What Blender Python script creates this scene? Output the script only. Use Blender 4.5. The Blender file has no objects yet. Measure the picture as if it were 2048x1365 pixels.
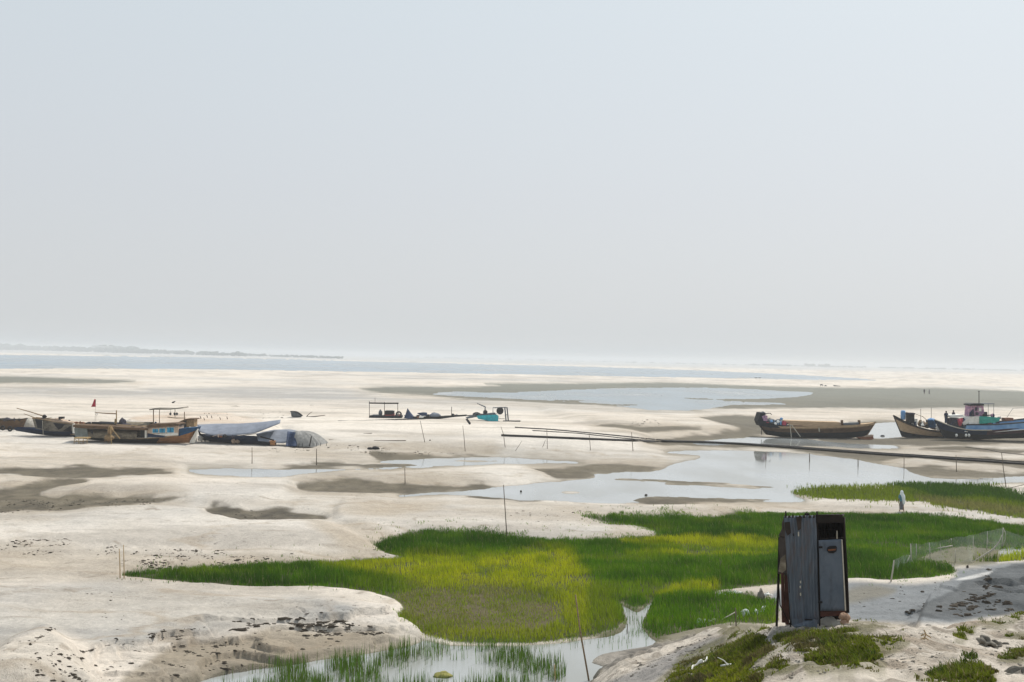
import bpy, math, random
import numpy as np
from mathutils import Vector, Matrix
random.seed(7)
rng = np.random.default_rng(11)
S = bpy.context.scene
COL = S.collection

# ------------------------------------------------------------------ camera
FPX, CX, CY, CAMH = 2200.0, 1024.0, 682.5, 10.9
pitch, roll = math.atan(33.5 / FPX), math.atan(0.021)
_F = np.array([0, math.cos(pitch), math.sin(pitch)])
_R0 = np.array([1.0, 0, 0]); _U0 = np.array([0, -math.sin(pitch), math.cos(pitch)])
_R = math.cos(roll) * _R0 + math.sin(roll) * _U0
_U = -math.sin(roll) * _R0 + math.cos(roll) * _U0
cam_d = bpy.data.cameras.new("camera")
cam = bpy.data.objects.new("camera", cam_d); COL.objects.link(cam)
cam_d.sensor_width = 36.0; cam_d.lens = 36.0 * FPX / 2048.0
cam_d.clip_start = 0.1; cam_d.clip_end = 30000
M = Matrix(((_R[0], _U[0], -_F[0], 0), (_R[1], _U[1], -_F[1], 0), (_R[2], _U[2], -_F[2], CAMH), (0, 0, 0, 1)))
cam.matrix_world = M
S.camera = cam

# ------------------------------------------------------------------ light
SUN_EL, SUN_AZ = math.radians(54), math.radians(38)      # azimuth measured from straight ahead towards the right
S.view_settings.view_transform = 'Standard'; S.view_settings.look = 'None'
S.view_settings.exposure = 0.0; S.view_settings.gamma = 1.0
W = bpy.data.worlds.new("World"); S.world = W; W.use_nodes = True
nt = W.node_tree; nt.nodes.clear()
out = nt.nodes.new("ShaderNodeOutputWorld"); bg = nt.nodes.new("ShaderNodeBackground")
sky = nt.nodes.new("ShaderNodeTexSky"); sky.sky_type = 'NISHITA'; sky.sun_disc = False
sky.sun_elevation = SUN_EL; sky.sun_rotation = SUN_AZ
sky.air_density = 1.0; sky.dust_density = 6.0; sky.ozone_density = 1.0
tc = nt.nodes.new("ShaderNodeTexCoord"); sep = nt.nodes.new("ShaderNodeSeparateXYZ")
nt.links.new(tc.outputs['Generated'], sep.inputs[0])
ramp = nt.nodes.new("ShaderNodeValToRGB")
def s2l(c): return tuple(((x / 255) / 12.92 if x <= 10 else ((x / 255 + .055) / 1.055) ** 2.4) for x in c)
def setramp(r, stops):
    el = r.color_ramp.elements
    while len(el) > 1: el.remove(el[-1])
    el[0].position = stops[0][0]; el[0].color = (*stops[0][1], 1)
    for p, c in stops[1:]:
        e = el.new(p); e.color = (*c, 1)
setramp(ramp, [(0.0, s2l((214, 218, 220))), (0.05, s2l((214, 218, 221))), (0.14, s2l((212, 217, 222))), (0.30, s2l((211, 220, 226))), (1.0, s2l((198, 212, 226)))])
nt.links.new(sep.outputs['Z'], ramp.inputs[0])
# the haze is brighter towards the sun's side
rx = nt.nodes.new("ShaderNodeMapRange"); rx.inputs['From Min'].default_value = -0.5; rx.inputs['From Max'].default_value = 0.55
rx.inputs['To Min'].default_value = 10.45; rx.inputs['To Max'].default_value = 11.7
nt.links.new(sep.outputs['X'], rx.inputs['Value'])
mulv = nt.nodes.new("ShaderNodeVectorMath"); mulv.operation = 'SCALE'
nt.links.new(ramp.outputs['Color'], mulv.inputs[0]); nt.links.new(rx.outputs[0], mulv.inputs['Scale'])
mix = nt.nodes.new("ShaderNodeMix"); mix.data_type = 'RGBA'; mix.inputs[0].default_value = 0.86
nt.links.new(sky.outputs[0], mix.inputs[6]); nt.links.new(mulv.outputs[0], mix.inputs[7])
nt.links.new(mix.outputs[2], bg.inputs['Color']); bg.inputs['Strength'].default_value = 0.1
nt.links.new(bg.outputs[0], out.inputs[0])
sun_d = bpy.data.lights.new("sun", 'SUN'); sun_d.energy = 4.1; sun_d.angle = math.radians(1.0); sun_d.color = (1.0, 0.95, 0.87)
sun = bpy.data.objects.new("sun", sun_d); COL.objects.link(sun)
sv = Vector((math.sin(SUN_AZ) * math.cos(SUN_EL), math.cos(SUN_AZ) * math.cos(SUN_EL), math.sin(SUN_EL)))
sun.rotation_euler = sv.to_track_quat('Z', 'Y').to_euler(); sun.location = (60, 60, 120)

# ------------------------------------------------------------------ projection helpers (photo pixels <-> places on the ground)
CAM = np.array([0, 0, CAMH])
def ray(px, py):
    px = np.asarray(px, float)[..., None]; py = np.asarray(py, float)[..., None]
    return _F + _R * (px - CX) / FPX - _U * (py - CY) / FPX
def P(px, py, z=0.0):
    d = ray(px, py); z = np.asarray(z, float)
    dz = np.minimum(d[..., 2], -1e-4)
    return CAM + d * ((z - CAMH) / dz)[..., None]
def proj(X, Y, Z):
    q = np.stack([X, Y, Z - CAMH], -1)
    w = np.maximum(q @ _F, 0.05)
    return CX + FPX * (q @ _R) / w, CY - FPX * (q @ _U) / w
def q0(px, py, z):
    p = P(px, py, z); return proj(p[..., 0], p[..., 1], 0 * p[..., 0])

# ------------------------------------------------------------------ numpy noise
def _hash(ix, iy, seed):
    h = (ix.astype(np.int64) * 374761393 + iy.astype(np.int64) * 668265263 + seed * 1442695041) & 0xFFFFFFFF
    h = ((h ^ (h >> 13)) * 1274126177) & 0xFFFFFFFF
    return ((h ^ (h >> 16)) & 0xFFFF) / 65535.0
def vnoise(x, y, seed=0):
    ix = np.floor(x); iy = np.floor(y); fx = x - ix; fy = y - iy
    fx = fx * fx * (3 - 2 * fx); fy = fy * fy * (3 - 2 * fy)
    a = _hash(ix, iy, seed); b = _hash(ix + 1, iy, seed); c = _hash(ix, iy + 1, seed); d = _hash(ix + 1, iy + 1, seed)
    return (a * (1 - fx) + b * fx) * (1 - fy) + (c * (1 - fx) + d * fx) * fy
def fbm(x, y, oct=4, seed=0):
    s = 0; a = 0.5; t = 0
    for k in range(oct):
        s = s + a * (vnoise(x, y, seed + k * 17) - 0.5); t += a; a *= 0.5; x = x * 2.03 + 11.3; y = y * 2.03 - 7.1
    return s / t * 2
def sstep(a, b, x):
    t = np.clip((x - a) / (b - a), 0, 1); return t * t * (3 - 2 * t)

# ------------------------------------------------------------------ polygons of the ground plan
def smooth_poly(pts, n=3):
    p = np.asarray(pts, float); N = len(p); o = []
    for i in range(N):
        p0, p1, p2, p3 = p[i - 1], p[i], p[(i + 1) % N], p[(i + 2) % N]
        for t in np.arange(n) / n:
            c = 0.5 * ((2 * p1) + (p2 - p0) * t + (2 * p0 - 5 * p1 + 4 * p2 - p3) * t * t + (-p0 + 3 * p1 - 3 * p2 + p3) * t ** 3)
            o.append(0.7 * c + 0.3 * (p1 * (1 - t) + p2 * t))
    return np.array(o)
def sdf(poly, u, v, mrg=80.0):
    """signed distance, positive inside, clamped at -mrg"""
    shp = u.shape; u = u.ravel(); v = v.ravel()
    r = np.full(u.shape, -mrg)
    lo = poly.min(0) - mrg; hi = poly.max(0) + mrg
    k = np.nonzero((u > lo[0]) & (u < hi[0]) & (v > lo[1]) & (v < hi[1]))[0]
    if len(k):
        x = u[k]; y = v[k]; d2 = np.full(x.shape, 1e12); ins = np.zeros(x.shape, bool)
        for (ax, ay), (bx, by) in zip(poly, np.roll(poly, -1, 0)):
            ex, ey = bx - ax, by - ay; L = ex * ex + ey * ey + 1e-9
            t = np.clip(((x - ax) * ex + (y - ay) * ey) / L, 0, 1)
            dx = x - ax - t * ex; dy = y - ay - t * ey
            np.minimum(d2, dx * dx + dy * dy, out=d2)
            if ay != by:
                c = ((ay > y) != (by > y)); ins ^= c & (x < ex * (y - ay) / (by - ay) + ax)
        d = np.sqrt(d2); r[k] = np.maximum(np.where(ins, d, -d), -mrg)
    return r.reshape(shp)
def lift(pts, z):
    return [tuple(float(a) for a in q0(x, y, z)) for x, y in pts]

WATER = dict(
 near=[(300,1420),(420,1357),(560,1333),(700,1313),(820,1291),(850,1280),(900,1291),(1000,1292),(1100,1289),(1170,1280),(1215,1273),(1244,1262),(1254,1240),(1246,1214),(1262,1222),(1277,1226),(1302,1208),(1288,1235),(1284,1255),(1300,1275),(1312,1288),(1260,1300),(1205,1309),(1185,1326),(1236,1346),(1190,1364),(1150,1430),(700,1460)],
 mid=[(1330,906),(1400,902),(1500,903),(1620,911),(1700,919),(1760,931),(1805,939),(1830,948),(1870,957),(1960,957),(2048,955),(2200,958),(2200,972),(2048,965),(1960,970),(1850,968),(1770,972),(1650,978),(1585,987),(1610,1003),(1500,1004),(1400,1001),(1300,1000),(1240,1005),(1150,1004),(1090,1000),(1040,1000),(1000,994),(870,991),(800,993),(870,984),(980,979),(1050,969),(1150,962),(1190,956),(1195,948),(1300,945),(1342,930),(1390,921),(1398,912)],
 strip=[(380,940),(480,938),(560,940),(640,939),(760,937),(800,930),(700,929),(810,920),(950,915),(1080,918),(1165,926),(1090,928),(1000,928),(900,931),(780,937),(640,944),(560,951),(450,950),(400,947)],
 channel=[(1385,885),(1480,877),(1600,877),(1660,886),(1780,891),(1790,897),(1640,893),(1560,894),(1480,889),(1420,891)],
 gap=[(1735,850),(1770,846),(1800,848),(1815,872),(1770,876),(1735,875)],
 lagoon=[(862,789),(912,784),(1020,786),(1080,783),(1150,780),(1250,777),(1400,776),(1500,779),(1555,782),(1625,786),(1600,793),(1533,797),(1420,799),(1480,804),(1590,808),(1500,810),(1457,810),(1400,820),(1303,820),(1186,806),(1069,800),(950,794)],
 river=[(-700,735),(-300,737),(0,737),(350,738),(700,743),(1000,748),(1200,752),(1500,757),(1760,761),(1600,751),(1500,746),(1300,738),(1000,730),(700,723),(400,716),(0,710.5),(-300,704),(-700,696)],
)
MUD = dict(
 m1=[(-200,948),(0,944),(137,937),(290,939),(342,950),(273,956),(154,960),(60,956),(0,953),(-200,962)],
 m2=[(-200,990),(0,985),(60,975),(113,965),(171,968),(120,977),(85,990),(96,999),(205,996),(308,999),(369,1006),(308,1011),(222,1016),(120,1029),(0,1031),(-200,1034)],
 m3=[(427,1020),(485,1025),(581,1026),(643,1037),(639,1044),(444,1044),(412,1036)],
 m4=[(600,973),(703,967),(822,973),(942,970),(993,978),(942,984),(805,988),(634,987),(600,982)],
 m5=[(1061,939),(1147,938),(1198,953),(1130,958),(1095,950)],
 m6=[(1110,940),(1164,934),(1300,932),(1332,938),(1280,944),(1170,946)],
 m7=[(540,941),(640,928),(700,925),(835,930),(800,935),(640,939)],
 m8=[(740,910),(880,913),(980,914),(870,921),(770,924)],
 m9=[(1290,888),(1400,880),(1560,890),(1700,903),(1850,915),(2048,925),(2200,935),(2200,945),(2048,937),(1830,917),(1760,927),(1690,916),(1560,899),(1400,894),(1330,893)],
 m10=[(-300,752),(0,754),(110,757),(270,763),(200,767),(0,767),(-300,765)],
 m11=[(1400,838),(1470,832),(1540,838),(1550,866),(1500,874),(1430,882),(1300,884),(1420,872),(1480,866),(1430,852)],
 m12=[(1640,880),(1800,877),(2048,878),(2200,878),(2200,892),(2048,890),(1850,894),(1700,889)],
 m13=[(1700,847),(1790,843),(1800,850),(1760,854)],
 m14=[(720,778),(800,775),(940,775),(1000,772),(970,768),(1140,768),(1330,766),(1520,773),(1700,777),(1880,777),(2048,784),(2300,790),(2300,818),(2048,815),(1760,818),(1560,816),(1450,818),(1400,812),(1270,806),(1180,810),(1050,803),(930,799),(850,791),(760,786)],
 m15=[(1790,938),(1860,936),(1950,945),(2048,950),(2200,952),(2200,957),(1900,957),(1830,951)],
 m16=[(1225,960),(1260,957),(1350,962),(1450,967),(1450,970),(1350,966),(1260,962)],
 m17=[(1340,968),(1430,970),(1540,974),(1540,977),(1430,973),(1340,970)],
 m18=[(1258,1001),(1290,994),(1360,994),(1440,997),(1540,1000),(1450,1004),(1340,1008),(1280,1006)],
 m19=[(930,994),(1000,991),(1080,1000),(1040,1003),(980,999)],
 m20=[(1190,858),(1290,862),(1400,864),(1380,868),(1280,868)],
 m21=[(1545,975),(1640,977),(1700,979),(1640,979),(1590,978)],
 m22=[(1840,900),(1930,895),(2048,902),(2040,908),(1950,905)],
 m23=[(1190,808),(1260,806),(1320,809),(1280,812),(1210,812)],
)
GRASS = dict(
 marsh=[(247,1157),(330,1148),(500,1138),(640,1133),(740,1127),(806,1121),(772,1113),(748,1099),(770,1086),(840,1076),(930,1073),(1008,1078),(1100,1085),(1200,1084),(1300,1079),(1309,1070),(1270,1059),(1215,1051),(1165,1045),(1230,1040),(1330,1038),(1430,1042),(1490,1033),(1580,1031),(1700,1033),(1850,1035),(1960,1046),(2060,1060),(2300,1078),(2300,1115),(2100,1102),(2000,1102),(1920,1098),(1870,1110),(1836,1126),(1870,1133),(1905,1142),(1908,1153),(1870,1159),(1780,1166),(1700,1162),(1560,1174),(1480,1182),(1430,1192),(1490,1197),(1552,1212),(1552,1252),(1500,1254),(1450,1254),(1400,1266),(1318,1278),(1296,1268),(1286,1252),(1296,1228),(1306,1204),(1275,1218),(1244,1208),(1250,1240),(1238,1260),(1205,1270),(1165,1277),(1090,1286),(1000,1290),(900,1288),(858,1276),(822,1262),(790,1243),(806,1225),(790,1206),(740,1193),(640,1186),(500,1181),(400,1173),(300,1162)],
 far=[(1582,986),(1640,977),(1768,976),(1772,970),(1850,968),(1980,976),(2060,995),(2300,1010),(2300,1055),(2048,1040),(1960,1028),(1870,1016),(1850,1006),(1700,1003),(1620,996)],
 strip=[(1945,1130),(2000,1120),(2048,1112),(2160,1104),(2160,1122),(2048,1124),(1990,1131)],
)
DUNES = [  # (outline, height, ramp px)
 ([(-400,1036),(0,1031),(120,1029),(222,1016),(308,1011),(420,1022),(480,1044),(640,1045),(700,1065),(735,1090),(640,1104),(300,1095),(-400,1100)], .42, 22),
 ([(120,996),(180,974),(300,957),(480,954),(640,946),(800,938),(950,932),(1040,931),(1095,950),(1050,962),(900,966),(700,964),(590,970),(560,992),(480,1018),(400,1008),(250,992)], .28, 12),
 ([(1010,926),(1100,930),(1200,929),(1330,934),(1280,938),(1150,936)], .15, 5),
 ([(690,1005),(850,993),(1000,996),(1100,1006),(1300,1009),(1500,1010),(1480,1030),(1200,1040),(1150,1060),(1000,1070),(820,1075),(740,1065),(670,1040)], .30, 18),
 ([(570,850),(700,838),(860,836),(1040,842),(1230,850),(1300,872),(1200,892),(1000,900),(800,898),(640,890)], .75, 22),
 ([(255,838),(330,829),(400,827),(450,829),(520,842),(560,850),(500,858),(360,856),(260,850)], 1.0, 9),
 ([(-200,1190),(200,1172),(500,1190),(700,1200),(775,1215),(785,1235),(720,1246),(600,1250),(480,1268),(330,1292),(200,1330),(50,1420),(-200,1420)], .42, 34),
 ([(-60,1400),(0,1300),(60,1272),(95,1262),(130,1290),(190,1340),(200,1400)], .75, 55),
 ([(1870,1172),(1935,1148),(2048,1130),(2300,1115),(2300,1320),(1850,1320),(1825,1232)], 1.6, 36),
 ([(1080,812),(1300,826),(1440,836),(1520,862),(1400,868),(1200,850)], .6, 14),
]
ERODED = [smooth_poly([(190,1335),(330,1290),(480,1258),(600,1240),(700,1238),(800,1250),(840,1275),(700,1312),(560,1332),(420,1358),(300,1400),(190,1400)]),
          smooth_poly([(1815,1226),(1880,1195),(1960,1160),(2048,1140),(2300,1120),(2300,1300),(1850,1300)])]
BARS = [smooth_poly(p) for p in ([(1225,960),(1262,957),(1350,961),(1450,966),(1452,969),(1350,966),(1262,961)], [(1335,967),(1430,969),(1545,973),(1545,977),(1430,973),(1340,970)], [(1560,975),(1600,974),(1700,977),(1690,980),(1600,979)],
  [(540,941),(640,928),(700,925),(836,930),(800,935),(640,939)], [(1258,1002),(1292,993),(1360,993),(1440,996),(1545,1000),(1450,1008),(1300,1010)], [(1186,807),(1230,808),(1290,811),(1240,812.5)], [(1100,800),(1150,800.5),(1200,803),(1140,803.5)], [(1350,796),(1400,796.5),(1460,800),(1400,800)],
  [(1125,985),(1145,984.5),(1160,986),(1140,988)], [(905,922),(960,921),(1000,923),(950,925)], [(1620,800),(1560,802),(1480,800),(1540,798)])]
CLAY = smooth_poly(lift([(1190,1330),(1205,1309),(1262,1299),(1340,1284),(1430,1268),(1445,1280),(1380,1318),(1300,1350),(1236,1352)], .5))
def _prep(D): return {k: smooth_poly(v) for k, v in D.items()}
WATER, MUD, GRASS = _prep(WATER), _prep(MUD), _prep(GRASS)
DUNES = [(smooth_poly(lift(p, h)), h, r) for p, h, r in DUNES]
_su = [-2500, 900, 1100, 1180, 1250, 1300, 1400, 1450, 1500, 1530, 1560, 1625, 1700, 1900, 2048, 3000]
_ss = [.34, .31, .285, .252, .227, .221, .206, .196, .181, .172, .1635, .154, .151, .150, .150, .150]
_sd = [90, 90, 90, 60, 50, 46, 43, 37, 29, 25, 22.6, 22.0, 21.4, 20.6, 24.5, 25]
def masks0(X, Y):
    u0, v0 = proj(X, Y, 0 * X)
    bad = (Y < 12); u0 = np.where(bad, -9999, u0)
    return u0, v0
def H(X, Y, full=False):
    X = np.asarray(X, float); Y = np.asarray(Y, float)
    u0, v0 = masks0(X, Y)
    wob = fbm(X / 5.0, Y / 7.0, 5, 3) * 7.0
    wob = wob * np.clip(65 / np.maximum(Y, 1), .12, 1.0)
    sw = np.full(X.shape, -80.0)
    for p in WATER.values(): sw = np.maximum(sw, sdf(p, u0, v0))
    for p in BARS: sw = np.minimum(sw, -sdf(p, u0, v0, 12.0))
    sw = sw + (wob + fbm(X / 1.3, Y / 2.2, 3, 13) * 2.0 * np.clip(75 / np.maximum(Y, 1), .1, 1)) * (sw > -60)
    md = np.full(X.shape, -80.0)
    for p in MUD.values(): md = np.maximum(md, sdf(p, u0, v0))
    md = md + wob
    gr = np.full(X.shape, -80.0)
    for p in GRASS.values(): gr = np.maximum(gr, sdf(p, u0, v0))
    gr = gr + wob
    land = .34 * (1 - np.exp(-np.maximum(-sw, 0) / 28))
    low = np.maximum(sstep(-8, 3, md), sstep(-10, 4, gr))
    dn = fbm(X / 14, Y / 11, 4, 5) * .18 + fbm(X / 4.5, Y / 3.2, 4, 9) * .10 + (fbm(X / 1.5, Y / .9, 4, 15) * .075 + np.abs(fbm(X / .7, Y / .55, 3, 16)) * .05) * np.clip(1.5 - Y / 110, .0, 1)
    z = land * (1 - .6 * low) + dn * sstep(0, 30, -sw) * (1 - .8 * low)
    for p, h, r in DUNES:
        e = sdf(p, u0, v0)
        z = z + h * sstep(-r * .45, r * .75, e + wob * .6) * sstep(0, 14, -sw)
    # eroded ledges of the cut bank
    te = np.maximum(sstep(-14, 10, sdf(ERODED[0], u0, v0) + wob), sstep(-10, 20, sdf(ERODED[1], u0, v0) + wob) * .8) * (sw < 0)
    if te.any():
        ph = z / .23 + fbm(X / 2.6, Y / 1.3, 4, 301) * 1.1 + X * .05; fr = ph - np.floor(ph)
        z = z + te * .27 * (sstep(.0, .16, fr) - fr) * (.3 + 1.3 * vnoise(X / 1.3, Y / 1.0, 305))
    cl = sstep(-10, 14, sdf(CLAY, u0, v0) + wob)
    if cl.any(): z = z + cl * (np.abs(fbm(X / 1.1, Y / .9, 4, 311)) * .34 - .04) * sstep(0, 6, -sw)
    z = np.where(sw > 0, -.02 - .5 * (1 - np.exp(-sw / 18)), np.maximum(z, .012 * np.clip(-sw, 0, 2)))
    # near bank the photographer stands on
    uh = CX + FPX * X / np.maximum(Y, .5)
    uh = np.clip(uh, -2400, 2900)
    s = np.interp(uh, _su, _ss); dc = np.interp(uh, _su, _sd)
    Yc = np.maximum(Y, 0)
    B = 9.2 - s * Yc - .42 * np.log1p(np.exp(np.clip((Yc - dc) * 1.6, -30, 30))) / 1.6
    B = B + cl * (np.abs(fbm(X / 1.1, Y / .9, 4, 311)) * .5 - .08)
    B = B + (fbm(X / 1.9, Y / 1.9, 5, 21) * .26 + fbm(X / .5, Y / .4, 4, 33) * .11 + np.abs(fbm(X / .22, Y / .2, 3, 35)) * .05) * sstep(9.5, 12, Yc + 0 * X)
    k = .12
    m = np.clip((B - z) / (2 * k) + .5, 0, 1)
    zz = z * (1 - m) + B * m + k * m * (1 - m)
    zz = np.where(Y < 5, np.minimum(zz, 9.25), zz)
    if full: return zz, sw, md, gr, (B > z), u0, v0
    return zz
def G(px, py):
    """where the ray through a photo pixel meets the ground"""
    px = np.asarray(px, float); py = np.asarray(py, float)
    z = np.zeros(px.shape)
    for i in range(7):
        p = P(px, py, z); z = .35 * z + .65 * np.maximum(H(p[..., 0], p[..., 1]), 0)
    p = P(px, py, z); return p
def Gbank(px, py, z0=6.0):
    px = np.asarray(px, float); py = np.asarray(py, float); z = np.full(px.shape, z0)
    for i in range(10):
        p = P(px, py, z); z = .5 * z + .5 * H(p[..., 0], p[..., 1])
    return P(px, py, z)

# ------------------------------------------------------------------ materials
def mat(name, col, rough=.8, var=.25, scale=6.0, bump=.0, spec=.1, metal=0.0, stretch=(1, 1, 1), col2=None):
    m = bpy.data.materials.new(name); m.use_nodes = True; t = m.node_tree; b = t.nodes['Principled BSDF']
    b.inputs['Roughness'].default_value = rough; b.inputs['Metallic'].default_value = metal
    b.inputs['Specular IOR Level'].default_value = spec
    co = t.nodes.new("ShaderNodeTexCoord"); mp = t.nodes.new("ShaderNodeMapping"); mp.inputs['Scale'].default_value = stretch
    n = t.nodes.new("ShaderNodeTexNoise"); n.inputs['Scale'].default_value = scale; n.inputs['Detail'].default_value = 6; n.inputs['Roughness'].default_value = .65
    t.links.new(co.outputs['Object'], mp.inputs[0]); t.links.new(mp.outputs[0], n.inputs['Vector'])
    r = t.nodes.new("ShaderNodeValToRGB")
    c2 = col2 if col2 else tuple(min(1, c * (1 + var)) for c in col)
    c1 = col if col2 else tuple(c * (1 - var) for c in col)
    setramp(r, [(.32, c1), (.68, c2)])
    t.links.new(n.outputs['Fac'], r.inputs[0]); t.links.new(r.outputs[0], b.inputs['Base Color'])
    if bump:
        bp = t.nodes.new("ShaderNodeBump"); bp.inputs['Strength'].default_value = bump; bp.inputs['Distance'].default_value = .03
        t.links.new(n.outputs['Fac'], bp.inputs['Height']); t.links.new(bp.outputs[0], b.inputs['Normal'])
    return m
def tag(o, label=None, cat=None, group=None, kind=None):
    if label: o['label'] = label
    if cat: o['category'] = cat
    if group: o['group'] = group
    if kind: o['kind'] = kind
    return o

# ------------------------------------------------------------------ mesh builder
class MB:
    def __init__(s): s.v = []; s.f = []
    def add(s, vs, fs):
        o = len(s.v); s.v += [tuple(map(float, p)) for p in vs]; s.f += [tuple(i + o for i in f) for f in fs]; return s
    def box(s, c, d, rz=0.0, ry=0.0, rx=0.0, taper=1.0):
        m = Matrix.Rotation(rz, 3, 'Z') @ Matrix.Rotation(ry, 3, 'Y') @ Matrix.Rotation(rx, 3, 'X')
        vs = []
        for z in (-1, 1):
            for x, y in ((-1, -1), (1, -1), (1, 1), (-1, 1)):
                k = taper if z > 0 else 1
                vs.append(m @ Vector((x * d[0] / 2 * k, y * d[1] / 2 * k, z * d[2] / 2)) + Vector(c))
        return s.add(vs, [(3, 2, 1, 0), (4, 5, 6, 7), (0, 1, 5, 4), (1, 2, 6, 5), (2, 3, 7, 6), (3, 0, 4, 7)])
    def tube(s, pts, r, n=6):
        pts = [Vector(p) for p in pts]; N = len(pts)
        rr = r if hasattr(r, '__len__') else [r] * N
        vs = []; fs = []
        for i, p in enumerate(pts):
            d = (pts[min(i + 1, N - 1)] - pts[max(i - 1, 0)])
            d = d.normalized() if d.length > 1e-9 else Vector((0, 0, 1))
            a = d.cross(Vector((0, 1, 0)) if abs(d.y) < .8 else Vector((1, 0, 0))).normalized(); b = d.cross(a)
            for j in range(n):
                t = 2 * math.pi * j / n; vs.append(p + (a * math.cos(t) + b * math.sin(t)) * rr[i])
        for i in range(N - 1):
            for j in range(n):
                fs.append((i * n + j, i * n + (j + 1) % n, (i + 1) * n + (j + 1) % n, (i + 1) * n + j))
        fs.append(tuple(range(n))[::-1]); fs.append(tuple((N - 1) * n + j for j in range(n)))
        return s.add(vs, fs)
    def grid(s, fn, nu, nv, closed_u=False):
        vs = [fn(i / (nu - (0 if closed_u else 1)), j / (nv - 1)) for j in range(nv) for i in range(nu)]
        fs = []
        for j in range(nv - 1):
            for i in range(nu if closed_u else nu - 1):
                k = (i + 1) % nu
                fs.append((j * nu + i, j * nu + k, (j + 1) * nu + k, (j + 1) * nu + i))
        return s.add(vs, fs)
    def lathe(s, prof, n=12, c=(0, 0, 0)):
        vs = []; fs = []
        for r, z in prof:
            for j in range(n):
                t = 2 * math.pi * j / n; vs.append((c[0] + r * math.cos(t), c[1] + r * math.sin(t), c[2] + z))
        for i in range(len(prof) - 1):
            for j in range(n):
                fs.append((i * n + j, i * n + (j + 1) % n, (i + 1) * n + (j + 1) % n, (i + 1) * n + j))
        fs.append(tuple(range(n))[::-1]); fs.append(tuple((len(prof) - 1) * n + j for j in range(n)))
        return s.add(vs, fs)
    def blob(s, c, d, seed=0, n=10, m=7, rough=.18, flat=False):
        r = random.Random(seed); ph = [r.uniform(0, 6.3) for _ in range(6)]
        def fn(a, b):
            th = a * 2 * math.pi; la = (b - .5) * math.pi * .999
            k = 1 + rough * (math.sin(3 * th + ph[0] + 2 * la) * .5 + math.sin(5 * th + ph[1] - 3 * la) * .3 + math.sin(2 * th + 4 * la + ph[2]) * .4)
            z = math.sin(la) * d[2] / 2 * k
            if flat: z = max(z, -d[2] * .12)
            return (c[0] + math.cos(la) * math.cos(th) * d[0] / 2 * k, c[1] + math.cos(la) * math.sin(th) * d[1] / 2 * k, c[2] + z)
        return s.grid(fn, n, m, True)
    def build(s, name, m, parent=None, smooth=False, loc=None, solid=0.0):
        me = bpy.data.meshes.new(name); me.from_pydata(s.v, [], s.f); me.validate(); me.materials.append(m)
        if smooth: me.polygons.foreach_set('use_smooth', [True] * len(me.polygons))
        o = bpy.data.objects.new(name, me); COL.objects.link(o)
        if parent: o.parent = parent
        if loc is not None: o.location = loc
        if solid:
            md = o.modifiers.new('thickness', 'SOLIDIFY'); md.thickness = solid; md.offset = 0
        return o
def empty(name, loc, label, cat, group=None):
    o = bpy.data.objects.new(name, None); COL.objects.link(o); o.location = loc; o.empty_display_size = .3
    return tag(o, label, cat, group)
class Frame:
    """local frame of one thing standing at a photo pixel; L() gives the local point seen at another pixel, y metres further away"""
    def __init__(s, px, py, z=None, bank=False, dy=0.0, zoff=0.0):
        if z is not None: o = P(px, py, z)
        else: o = Gbank(np.array(px), np.array(py)) if bank else G(np.array(px), np.array(py))
        if dy:
            r = ray(px, py); o = CAM + r * ((o[1] + dy) / r[1])
        s.o = np.array(o, float); s.k = s.o[1] / FPX
    def L(s, px, py, y=0.0):
        r = ray(px, py); return (CAM + r * ((s.o[1] + y) / r[1])) - s.o
    @property
    def loc(s): return tuple(s.o)

def lin(pts, n):
    p = np.asarray(pts, float); s = np.concatenate([[0], np.cumsum(np.hypot(*np.diff(p, axis=0).T))]); s /= s[-1]
    t = np.linspace(0, 1, n); x = np.interp(t, s, p[:, 0]); y = np.interp(t, s, p[:, 1])
    for _ in range(2):
        x[1:-1] = (x[:-2] + 2 * x[1:-1] + x[2:]) / 4; y[1:-1] = (y[:-2] + 2 * y[1:-1] + y[2:]) / 4
    return np.stack([x, y], -1)
# ------------------------------------------------------------------ terrain sheet
az = np.concatenate([np.linspace(-180, -34, 40, endpoint=False), np.linspace(-34, 34, 900), np.linspace(34, 180, 41)[1:-1]])
rr = np.concatenate([np.array([.3, 2, 5, 8, 10, 12, 13.5]), np.arange(14.5, 25, .06), np.arange(25, 36.5, .14),
                     FPX * CAMH / np.arange(656, 12, -1.15), FPX * CAMH / np.array([11, 9.5, 8.5, 7.5, 6.5, 5.5, 4.5, 3.6, 3.0])])
RR, AA = np.meshgrid(rr, np.radians(az), indexing='ij')
GX = RR * np.sin(AA); GY = RR * np.cos(AA)
Z, SW, MD, GRm, ISB, U0, V0 = H(GX, GY, True)
UU, VV = proj(GX, GY, Z)
UU = np.where(GY < 12, -9999, UU)
def zone(pts, soft=8.0, wob=4.0, seed=50):
    e = sdf(smooth_poly(pts), UU, VV) + fbm(GX / 2.2, GY / 2.8, 4, seed) * wob * np.clip(60 / np.maximum(GY, 1), .1, 3)
    return sstep(-soft, soft, e)
def lay(c, m, col): return c * (1 - m[..., None]) + np.array(col) * m[..., None]
n1 = fbm(GX / 26, GY / 30, 5, 61); n2 = fbm(GX / 7, GY / 9, 4, 67); n3 = fbm(GX / 90, GY / 45, 5, 71)
SAND = (.61, .545, .468); SANDW = (.715, .655, .575); SANDG = (.45, .43, .40)
C = np.tile(np.array(SAND), Z.shape + (1,))
C = lay(C, sstep(.05, .5, n3) * .75, SANDG); C = lay(C, sstep(.1, .55, -n1) * .6, SANDW)
C = lay(C, sstep(.1, .6, n2) * .35, (.44, .395, .33))
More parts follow.
